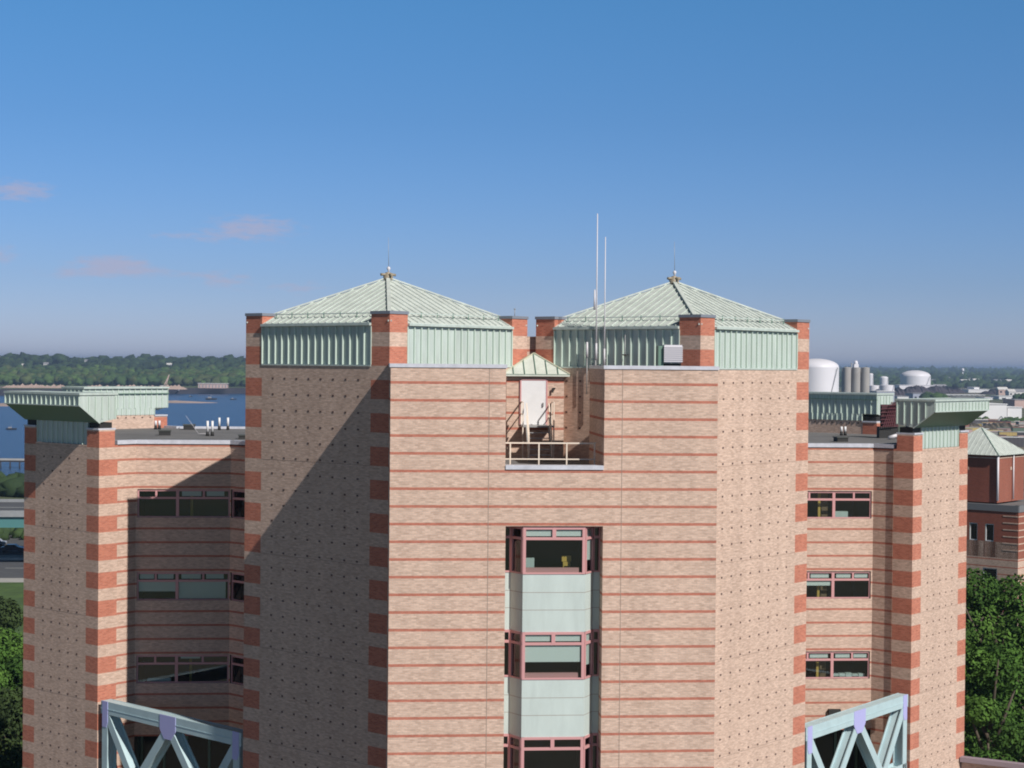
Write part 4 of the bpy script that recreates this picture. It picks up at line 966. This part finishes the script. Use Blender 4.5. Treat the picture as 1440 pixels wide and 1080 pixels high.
car(18, 776, 4.5, CARD, 'dark car below the teal girders at the left edge'); car(-8, 768, 4.5, CARS, 'silver car at the left frame edge below the girders', pi); 
car(4, 694, 4.5, mat('yellow_vehicle', (.5, .38, .05), .4), 'yellow vehicle by the water beyond the viaduct')
# ------------------------------------------------------------------ near trees
BARK = mat('bark', (.09, .07, .05), .9)
LEAVES = {'green': [foliage('leaf_green', (.042, .098, .02), .3, .9), foliage('leaf_mid', (.028, .068, .016), .3, .9), foliage('leaf_bright', (.062, .13, .026), .3, .9)],
          'dark': [foliage('leaf_dark', (.028, .045, .02), .3, .9), foliage('leaf_dark_b', (.035, .055, .022), .3, .9)]}
def tree(name, x, y, z0, H, Rr, lab, kind='green', n=16000, leaf=.32, group=None, seed=1, z_low=.25):
    r = np.random.default_rng(seed); t = thing(name, (x, y, z0), lab, 'tree', group)
    m = MB(BARK); tips = []
    m.tube((x, y, z0), (x + .2, y, z0 + H * .45), H * .028, H * .018, 9)
    for k in range(11):
        a = k * 2.4 + seed; h0 = H * (.22 + .045 * k); rr = Rr * r.uniform(.35, .6); zt = z0 + h0 + H * r.uniform(.14, .32)
        m.tube((x + .1, y, z0 + h0), (x + rr * cos(a), y + rr * sin(a), min(zt, z0 + H * .92)), H * .008, H * .002, 6); tips.append((x + rr * cos(a), y + rr * sin(a), min(zt, z0 + H * .92)))
    m.build('trunk', t)
    # clumps of leaves spread through the crown, denser at the rim of each clump
    ncl = 46; cl = []
    for k in range(ncl):
        u = r.uniform(0, 1); hh = z_low + (1 - z_low) * u; prof = math.sin(pi * min(1, (hh - z_low) / (1 - z_low) * .82 + .16)) ** .6
        a = r.uniform(0, 6.283); q = sqrt(r.uniform(.15, 1)) * Rr * prof * .85
        cl.append((x + q * cos(a), y + q * sin(a), z0 + H * hh - H * .06, Rr * r.uniform(.22, .40)))
    cl = np.array(cl); idx = r.integers(0, ncl, n); c = cl[idx]
    d = r.normal(size=(n, 3)); d /= np.linalg.norm(d, axis=1)[:, None]; rad = c[:, 3] * r.uniform(.55, 1.08, n) ** .6
    P = c[:, :3] + d * rad[:, None] * [1, 1, .75]
    nrm = d + r.normal(size=(n, 3)) * .55 + [0, 0, .35]; nrm /= np.linalg.norm(nrm, axis=1)[:, None]
    tg = np.cross(nrm, r.normal(size=(n, 3))); tg /= np.linalg.norm(tg, axis=1)[:, None]; bt = np.cross(nrm, tg); s = (leaf * r.uniform(.6, 1.3, n))[:, None]
    V = np.stack([P - tg * s, P - bt * s * .55, P + tg * s, P + bt * s * .55], 1).reshape(-1, 3) - np.array([x, y, z0])
    me = bpy.data.meshes.new('crown'); me.vertices.add(4 * n); me.vertices.foreach_set('co', V.ravel()); me.loops.add(4 * n); me.loops.foreach_set('vertex_index', np.arange(4 * n, dtype=np.int32))
    me.polygons.add(n); me.polygons.foreach_set('loop_start', np.arange(0, 4 * n, 4, dtype=np.int32)); me.polygons.foreach_set('loop_total', np.full(n, 4, dtype=np.int32))
    for q in LEAVES[kind]: me.materials.append(q)
    me.polygons.foreach_set('material_index', (idx % len(LEAVES[kind])).astype(np.int32)); me.update(calc_edges=True)
    o = bpy.data.objects.new('crown', me); COL.objects.link(o); o.parent = t; return t
p = atv(1402, 800, 58); tree('broadleaf_tree', p.x, 58, G0, p.z - G0 + 1.6, 7.0, 'big sunlit green tree filling the gap between the right wing and the low brick building', n=60000, leaf=.17, seed=3, z_low=.12)
p = atv(1440, 870, 52); tree('broadleaf_tree', p.x + 1.5, 52, G0, p.z - G0 + 1, 6.0, 'second green tree cut by the right edge of the photo', n=40000, leaf=.17, seed=8, z_low=.12)
p = atv(1376, 900, 44); tree('broadleaf_tree', p.x, 42, G0, p.z - G0 + 1, 4.6, 'lower green tree close against the right wing wall', n=34000, leaf=.16, seed=12, z_low=.1)
p = atz(4, 960, G0)
q = atv(10, 915, 112); tree('broadleaf_tree', q.x - 1, 112, G0, q.z - G0 + 1, 6.2, 'bright green tree at the lower left edge beside the left wing', n=34000, leaf=.2, seed=21, z_low=.1)
q = atv(6, 846, 150); tree('dark_tree', q.x - 3, 150, G0, q.z - G0 + .5, 6.0, 'dark purple green tree between the lawn and the bright green tree', 'dark', n=26000, leaf=.24, seed=22, z_low=.1)
q = atv(8, 1000, 62); tree('dark_tree', q.x - 2, 62, G0, q.z - G0, 5.0, 'added very dark tree standing in for the building shade at the lower left corner', 'dark', n=26000, leaf=.2, seed=31, z_low=.1)  # added tree, its dark leaves stand in for the building's deep shade
q = atv(22, 985, 82); tree('dark_tree', q.x, 82, G0, q.z - G0 + .5, 5.5, 'added dark tree filling the gap right beside the left wing wall with shade', 'dark', n=26000, leaf=.2, seed=35, z_low=.05)  # also added, hides sunlit lawn so the gap reads as shade
P, Rd = [], []
for k in range(60):
    v = rng.uniform(395, 425); px = rng.uniform(-120, 60); a = atv(px, 690, v); r = rng.uniform(2, 4.5); P.append((a.x, v, G0 + r * .5)); Rd.append(r)
crowns('shore_scrub', FD, P, Rd, TPL, 'dark scrub along the near shore beyond the viaduct')
P, Rd = [], []
for k in range(70):
    v = rng.uniform(214, 240); px = rng.uniform(-160, 70); a = atv(px, 750, v); r = rng.uniform(1, 2.4); P.append((a.x, v + 72, G0 + r * .5)); Rd.append(r)
crowns('verge_scrub', [FG[2], FD[1]], P, Rd, TPL, 'dark green scrub in the shade under the viaduct')
# ------------------------------------------------------------------ right: low brick building with a turret
lb = thing('low_brick_building', (53, 92, G0), 'lower red and beige brick building with a grey green pyramid roof at the right edge', 'building')
c = Vector((51.4, 94.2, 0)); Rr = 4.2; ng = 4; an = [R(-90 + 90 * k) for k in range(ng)]
V_ = [(c.x + Rr * cos(a), c.y + Rr * sin(a)) for a in an]
m = MB(*WM)
DR = brick('dark_red_brick', (.31, .095, .065), (.25, .075, .05), (.27, .15, .11), mot=.12)
m = MB(DR, BEIGE, COPE)
for i in range(ng):
    a, b = V_[i], V_[(i + 1) % ng]; m.face([(a[0], a[1], -12.4), (b[0], b[1], -12.4), (b[0], b[1], -8.0), (a[0], a[1], -8.0)], 0)
    aa, bb = Vector((*a, 0)), Vector((*b, 0)); d = (bb - aa).normalized(); nn = Vector((d.y, -d.x, 0)); q = aa.lerp(bb, .5) + nn * .02
    m.box((q.x, q.y, -9.3), (.28, .04, .28), math.atan2(d.y, d.x), 1)
    q = aa.lerp(bb, .5) + nn * .02; m.box((q.x, q.y, -8.25), ((bb - aa).length, .05, .08), math.atan2(d.y, d.x), 1)
m.build('turret_wall', lb)
m = MB(ROOFG, SEAMD); ap = Vector((c.x, c.y, -5.55)); e = [Vector((c.x + 4.6 * cos(a), c.y + 4.6 * sin(a), -7.98)) for a in an]
for i in range(ng):
    m.face([e[i], e[(i + 1) % ng], ap], 0); m.bar(e[i] + Vector((0, 0, .03)), ap + Vector((0, 0, .03)), .07, .05, 1 if i == 0 else 0)
    for k in range(1, 14):
        t = k / 14; p = e[i].lerp(e[(i + 1) % ng], t); kk = 1 - abs(2 * t - 1); mid = (e[i] + e[(i + 1) % ng]) / 2; q = p + (ap - mid) * kk; m.bar(p + Vector((0, 0, .02)), q + Vector((0, 0, .02)), .03, .04, 0)
m.face([q - Vector((0, 0, .05)) for q in e[::-1]], 1); m.build('roof', lb)
for i in (0, 1):
    m = MB(WMET); a = V_[0] if i == 0 else (V_[0][0] * .45 + V_[1][0] * .55 + .08, V_[0][1] * .45 + V_[1][1] * .55); m.tube((a[0] + .02, a[1] - .1, -12.2), (a[0] + .02, a[1] - .1, -8.0), .11 if i == 0 else .07, None, 8); m.build('downpipe', lb)
N2 = atv(1432.5, 715, 86); L2_ = (N2.x - 16, 86 + 16); R2_ = (N2.x + 16, 86 + 16)
m = MB(DR, BEIGE, BAND, DOT, JOINT)
def lowwall(m, P0, P1, holes, zb=G0):
    L = (Vector(P1) - Vector(P0)).length
    wall(m, P0, P1, zb, -17.2, 'band', holes=holes)
m2 = MB(BEIGE, RED, BAND, DOT, JOINT)
lw = (Vector(L2_) - Vector((N2.x, 86))).length
hs = [(lw - 3.20, lw - 2.35, -15.75, -14.15), (lw - 4.75, lw - 3.95, -15.75, -14.15), (lw - 3.4, lw - 2.0, -19.6, -18.2)]
lowwall(m2, L2_, (N2.x, 86), hs); lowwall(m2, (N2.x, 86), R2_, [])
m2.build('lower_wall', lb)
for P0, P1 in ((L2_, (N2.x, 86)), ((N2.x, 86), R2_)):
    L = lw; ts = sorted({0, L} | {h[0] for h in hs[:2]} | {h[1] for h in hs[:2]}) if P0 == L2_ else [0, L]
    d = (Vector(P1) - Vector(P0)).normalized()
    for ta, tb in zip(ts, ts[1:]):
        for za, zb in ((-17.2, -15.75), (-15.75, -14.15), (-14.15, -12.9)):
            if P0 == L2_ and zb == -14.15 and any(h[0] <= (ta + tb) / 2 <= h[1] for h in hs[:2]): continue
            a, b = Vector(P0) + d * ta, Vector(P0) + d * tb; slab_quad(m, a, b, za, zb, 0 if (za > -16 or not (ta == 0)) else 0)
    # beige quoin stripes next to the corner
    for k in range(6):
        z = -13.35 - k * .62; t = L - .75 if P0 == L2_ else .75; q = Vector(P0) + d * t; n3 = Vector((d.y, -d.x)) * .012; m.box((q.x + n3.x, q.y + n3.y, z), (1.45, .03, .10), math.atan2(d.y, d.x), 1)
m.build('upper_wall', lb)
m = MB(mat('grey_parapet', (.17, .17, .18), .7)); cpt = [L2_, (N2.x, 86), R2_, (N2.x, 86 + 32)]
for a, b in zip(cpt, cpt[1:] + cpt[:1]): coping(m, a, b, -12.95, -12.35, .5, .06)
m.build('parapet', lb)
m = MB(DECK); m.face([(L2_[0] + .3, L2_[1], -12.55), (N2.x, 86.3, -12.55), (R2_[0] - .3, R2_[1], -12.55), (N2.x, 86 + 31.7, -12.55)]); m.build('roof_deck', lb)
P0, P1 = Vector((*L2_, 0)), Vector((N2.x, 86, 0)); d = (P1 - P0).normalized(); nn = Vector((d.y, -d.x, 0)); ang = math.atan2(d.y, d.x)
for h in hs:
    cc = P0 + d * (h[0] + h[1]) / 2 - nn * .12; w, hh = h[1] - h[0], h[3] - h[2]; zc = (h[2] + h[3]) / 2
    m = MB(WHITE); m.box((cc.x, cc.y, h[2] + .04), (w, .12, .08), ang); m.box((cc.x, cc.y, h[3] - .04), (w, .12, .08), ang)
    for s in (-1, 1): q = cc + d * s * (w / 2 - .04); m.box((q.x, q.y, zc), (.08, .118, hh), ang)
    f = m.build('window', lb); m = MB(DGLASS); q = cc - nn * .03; m.box((q.x, q.y, zc), (w, .02, hh), ang); m.build('pane', f)
# low roof with a pale edge at the lower right corner
t = thing('screen_wall', (28, 20.5, G0), 'brick screen wall with a mauve grey coping below the green trees at lower right', 'wall')
a, b = atv(1353, 1063, 21.5), atv(1475, 1085, 19.0)
m = MB(BEIGE); m.bar((a.x, 21.5, (a.z - .25 + G0) / 2), (b.x, 19.0, (a.z - .25 + G0) / 2), .3, a.z - .25 - G0); m.build('wall', t)
m = MB(mat('annex_coping', (.30, .24, .27), .6)); m.bar((a.x - .1, 21.4, a.z - .12), (b.x, 18.9, a.z - .12), .45, .24); m.build('coping', t)

# ------------------------------------------------------------------ right: tank farm and port
TW = mat('white_tank', (.74, .72, .76), .5, 0, (.02, .05)); SILO = mat('concrete_silo', (.34, .32, .30), .85, 0, (.05, .12)); DK = mat('dark_scrap', (.055, .045, .055), .95, 0, (.05, .5, 8))
def tank(px, py_base, D_v, rpx, hpx, dome, lab, mt=TW, name='storage_tank', steps=True):
    p = atv(px, py_base, D_v); k = (D_v - CV) / F; r = rpx * k; h = hpx * k
    t = thing(name, (p.x, D_v, G0), lab, 'tank', 'white storage tanks in the port'); p.z = G0
    m = MB(mt); m.lathe((p.x, D_v, G0), [(r, 0), (r, h)], 40); m.build('shell', t)
    m = MB(mt); n = 8; m.lathe((p.x, D_v, G0 + h), [(r * cos(i / n * pi / 2) if dome else r * (1 - i / n), (dome * k) * sin(i / n * pi / 2)) if i < n else (0, dome * k) for i in range(n + 1)], 40); m.build('dome', t)
    if steps:
        m = MB(GREY); m.bar((p.x + r * .3, D_v - r * 1.0, G0), (p.x + r * .75, D_v - r * .78, G0 + h), .6); m.build('stair', t)
    return t
def base_py(v, px=1250): 
    d = ray(px, 0); k = G0; lo, hi = 520, 700
    for _ in range(40):
        mid = (lo + hi) / 2
        if atv(px, mid, v).z > k: lo = mid
        else: hi = mid
    return lo
v = 1650; bp = base_py(v, 1150); tank(1148, bp, v, 31.5, bp - 515.5, 12.5, 'huge white domed gas tank beside the brick tower')
v = 2750; bp = base_py(v, 1287); tank(1287, bp, v, 21.5, bp - 528.5, 8.5, 'white domed tank right of the concrete silos')
v = 2500; bp = base_py(v, 1355); tank(1361, bp, v, 13, bp - 547.5, .8, 'low grey white tank in front of the dark heaps')
v = 2050; bp = base_py(v, 1246); tank(1247, bp, v, 10.5, bp - 541.5, .8, 'squat grey tank between the silos and the domed tank', HG if False else TW); tank(1229, bp, v + 20, 8, bp - 542.5, .8, 'squat pale tank close beside the concrete silos')
v = 2900; bp = base_py(v, 1230)
tank(1243, bp, v, 6, bp - 531, 2.5, 'small round white tank behind the squat tanks')
tank(1224, bp, v - 30, 4, bp - 526, 2, 'small white tank just right of the silos')
# silos
v = 1500; bp = base_py(v, 1200); k = (v - CV) / F; t = thing('silo_group', (atv(1203, bp, v).x, v, G0), 'cluster of grey concrete silos with a headhouse on top', 'silo')
for i, px in enumerate((1190.5, 1203.5, 1216.5)):
    x = atv(px, bp, v).x; m = MB(SILO); h = (bp - 516.5) * k; m.lathe((x, v, G0), [(5.9 * k, 0), (5.9 * k, h)], 24); m.lathe((x, v, G0 + h), [(6.0 * k, 0), (6.0 * k, .6), (0, 1.0)], 24); m.build('silo', t)
    m = MB(SILO); m.lathe((x + 1.5, v + 9, G0), [(5.9 * k, 0), (5.9 * k, h - .5), (0, h)], 24); m.build('silo', t)
x = atv(1203, bp, v).x; h = G0 + (bp - 516.5) * k
m = MB(TW); m.box((x, v, h + 2.2), (4.2, 4, 3)); m.lathe((x, v, h + 3.7), [(1.8, 0), (1.9, 1.6), (1.2, 3.0), (0, 3.4)], 14); m.build('headhouse', t)
m = MB(GREY); m.box((x - 4.2, v, h + 2.6), (1.0, 1.2, 4.4)); m.bar((x - 4.2, v, h + 4.2), (x, v, h + 3.0), .5); m.build('elevator_leg', t)
# buildings in the port
def shed(pa, pb, ptop, pbase, v, mt, lab, roof=None, name='warehouse', depth=30, nwin=0):
    a, b = atv(pa, ptop, v), atv(pb, ptop, v); t = thing(name, ((a.x + b.x) / 2, v, G0), lab, 'warehouse', 'port sheds and warehouses')
    m = MB(mt); m.boxab((a.x, v, G0), (b.x, v + depth, a.z - .3)); m.build('wall', t)
    m = MB(roof or HG); m.boxab((a.x - .5, v - .5, a.z - .29), (b.x + .5, v + depth + .5, a.z + .2)); m.build('roof', t)
    if nwin:
        m = MB(DGLASS); hh = a.z - G0
        for k in range(nwin): x = a.x + (k + .3) * (b.x - a.x) / nwin; m.boxab((x, v - .1, G0 + hh * .1), (x + (b.x - a.x) / nwin * .4, v + .05, G0 + hh * .45))
        m.build('doors', t)
    return t
WH = mat('white_shed', (.70, .69, .70), .7, 0, (.03, .06)); WB = mat('bluegrey_shed', (.35, .37, .45), .7)
shed(1370, 1416, 568, 597, 1100, WH, 'big plain white warehouse behind the right green cap', WH, depth=60)
shed(1352, 1372, 578, 597, 1095, WH, 'lower white annex at the left of the big plain white warehouse', WH, depth=30)
shed(1417, 1437, 572.5, 597, 1102, WH, 'narrower white warehouse right of the big plain one', WH, depth=40)
shed(1362, 1394, 547.5, 556, 2450, WH, 'long white building with a low tower among the dark heaps', WH)
shed(1370, 1377, 544.5, 550, 2470, WH, 'small raised white block on the long white building', WH)
shed(1327, 1385, 555, 559, 2200, WH, 'long low white shed in front of the low grey white tank', WH, nwin=8)
shed(1345, 1400, 558.5, 563, 2050, WB, 'long blue grey shed below the long white shed', HG, nwin=6)
shed(1405, 1432, 557, 563, 1950, WH, 'white shed with dark doors right of the blue grey shed', WH, nwin=2)
shed(1385, 1396, 559, 566, 1900, WH, 'small bright shed above the big plain warehouse', WH)
shed(1265, 1318, 541.5, 549, 2450, TW, 'white containment wall in front of the domed tank', TW)
shed(1284, 1306, 553, 562, 1900, WB, 'blue grey shed in front of the dark heaps', HG, nwin=3)
shed(1262, 1278, 557, 563, 1850, WH, 'pale low shed left of the blue grey shed', HG)
shed(1233, 1258, 550, 560, 1700, WB, 'blue grey warehouse just right of the silos', WH)
shed(1427, 1448, 562, 572, 1500, HP, 'pinkish shed at the right edge of the photo', HG)
RHL = ['left one of two white houses just right of the domed tank', 'right one of two white houses just right of the domed tank', 'left one of three bright houses below the water tower', 'middle one of three bright houses below the water tower', 'right one of three bright houses below the water tower',
       'tiny white house far right in the woods above the long white building', 'tiny white house near the right edge above the pinkish shed', 'pinkish house touching the right side of the domed tank', 'long pale hilltop building left of the domed tank', 'second pale hilltop building close above the domed tank', 'white house directly right of the silos',
       'small white house in front of the woods right of the domed tank', 'pale house among the dark heaps at the far right', 'low pale house at the right edge behind the heaps', 'low white house left of the one at the right edge']
for i, (px, py) in enumerate(((1326, 532), (1331, 531), (1357, 534), (1364, 532), (1372, 533), (1402, 534), (1418, 534), (1311, 534), (1250, 523), (1260, 522), (1233, 527), (1321, 541), (1409, 545), (1436, 548), (1425, 548))):
    v = solve_v(px, py, 8, True)
    house(px, py, v, random.uniform(12, 20) * (1.5 if py < 529 else 1), 8, RHL[i], HW if i % 3 else HP, HG if i % 2 else HW, group='white houses in the right woods')

# water tower on the horizon
p = atv(1354, 517.5, 4300); t = thing('water_tower', (p.x, 4300, G0), 'tiny white water tower standing on the right horizon', 'water tower')
m = MB(TW); m.lathe((p.x, 4300, p.z - 11), [(0, 0), (3.4, 3), (4, 6), (3, 9), (0, 11)], 16); m.build('tank', t); m = MB(TW); m.tube((p.x, 4300, G0), (p.x, 4300, p.z - 10.5), 1.2, 1, 8); m.build('stem', t)
# dark heaps, scrap yard, far embankment
def heaps(name, mt, specs, lab):
    m = MB(mt)
    for (pa, pb, v, h, dep) in specs:
        a, b = atv(pa, 550, v), atv(pb, 550, v); n = 22; rows = 6; G = []
        for j in range(rows):
            for i in range(n):
                s, q = i / (n - 1), j / (rows - 1); e = math.sin(pi * s) ** .5 * math.sin(pi * q) ** .8; G.append((a.x + (b.x - a.x) * s, v + dep * q, G0 - .2 + h * e * random.uniform(.7, 1.15)))
        for j in range(rows - 1):
            for i in range(n - 1): m.face([G[j * n + i], G[j * n + i + 1], G[(j + 1) * n + i + 1], G[(j + 1) * n + i]])
    return tag(m.build(name), lab, None, None, 'stuff')
heaps('coal_heaps', DK, [(1256, 1285, 2150, 11, 60), (1275, 1320, 2300, 12, 60), (1310, 1352, 2350, 12, 60), (1392, 1450, 2300, 9, 60), (1338, 1362, 2400, 10, 60)], 'long dark coal and scrap heaps behind the port sheds')
heaps('yard_mounds', LAND, [(1350, 1400, 900, 5, 40), (1395, 1460, 860, 6, 40), (1360, 1450, 1000, 4, 30)], 'brown earth mounds of the scrap yard')
P, Rd = [], []
for k in range(120):
    px = rng.uniform(1345, 1470); v = rng.uniform(1010, 1070) if k % 3 else rng.uniform(1700, 1800); a = atv(px, 550, v)
    if v > 1500 and not (1300 < px < 1326 or px > 1430): a = atv(rng.uniform(1300, 1324), 550, v)
    r = rng.uniform(1.4, 2.8) * (2.6 if v > 1500 else 1); P.append((a.x, v, G0 + r * .7)); Rd.append(r)
crowns('yard_trees', [FG[0], FG[2], FG[1]], P, Rd, TPL, 'green bushes and small trees around the scrap yard')
YARD = [mat('yard_rust', (.25, .12, .09), .8), mat('yard_grey', (.28, .28, .27), .7), mat('yard_dark', (.07, .065, .07), .8), mat('yard_pink', (.42, .30, .28), .8), mat('yard_white', (.6, .6, .6), .6), mat('yard_green', (.12, .17, .13), .8), mat('yard_yellow', (.45, .33, .12), .7)]
WORDS = ['rusty', 'grey', 'blackish', 'pinkish', 'white', 'dull green', 'yellow']
P = []
for k in range(46):
    v = 700 + 330 * (k / 45) ** 1.1; P.append((1348 + (k * 37.3) % 104, v, k % 7))
for k, (px, v, ci) in enumerate(P):
    a = atv(px, 600, v); w = random.uniform(5, 14); h = random.uniform(2.2, 5); rz = random.uniform(-.5, .5)
    t = thing('yard_container', (a.x, v, G0), WORDS[ci] + ' container lying in the crowded scrap yard at the right', 'container', 'containers and huts in the scrap yard, %s ones' % WORDS[ci])
    m = MB(YARD[ci]); m.box((a.x, v, G0 + h / 2), (w, 3.2, h), rz)
    for j in range(6): M = Matrix.Translation((a.x, v, G0 + h / 2)) @ Matrix.Rotation(rz, 4, 'Z') @ Matrix.Translation((-w / 2 + w * (j + .5) / 6, -1.63, 0)); m.box(None, (.18, .1, h * .96), M=M)
    m.build('body', t)
    m = MB(YARD[(ci + 2) % 7]); m.box((a.x, v, G0 + h + .16), (w + .3, 3.5, .3), rz); m.build('roof', t)
t = thing('gantry_frame', (atv(1407, 590, 1030).x, 1030, G0), 'small steel arch frame in front of the big plain white warehouse', 'frame')
a, b, c0 = atv(1402.5, 594, 1030), atv(1413.5, 594, 1030), atv(1408, 585.5, 1030); m = MB(YARD[1]); a.z = b.z = G0
m.bar(a, Vector((a.x, a.y, c0.z - 3)), .6); m.bar(b, Vector((b.x, b.y, c0.z - 3)), .6); m.bar(Vector((a.x, a.y, c0.z - 3)), c0, .6); m.bar(c0, Vector((b.x, b.y, c0.z - 3)), .6); m.bar(Vector((a.x, a.y, c0.z - 3)), Vector((b.x, b.y, c0.z - 3)), .4); m.build('frame', t)
# ------------------------------------------------------------------ air
HZ = bpy.data.materials.new('haze'); HZ.use_nodes = True; N, L = HZ.node_tree.nodes, HZ.node_tree.links; N.remove(N['Principled BSDF'])
pv = N.new('ShaderNodeVolumePrincipled'); pv.inputs['Color'].default_value = (.52, .70, 1.0, 1); pv.inputs['Density'].default_value = 1.15e-4; pv.inputs['Anisotropy'].default_value = .2
L.new(pv.outputs[0], N['Material Output'].inputs['Volume'])
m = MB(HZ); m.boxab((-32000, -9000, ZW - 4), (32000, 61000, 30)); o = m.build('haze'); tag(o, kind='stuff')
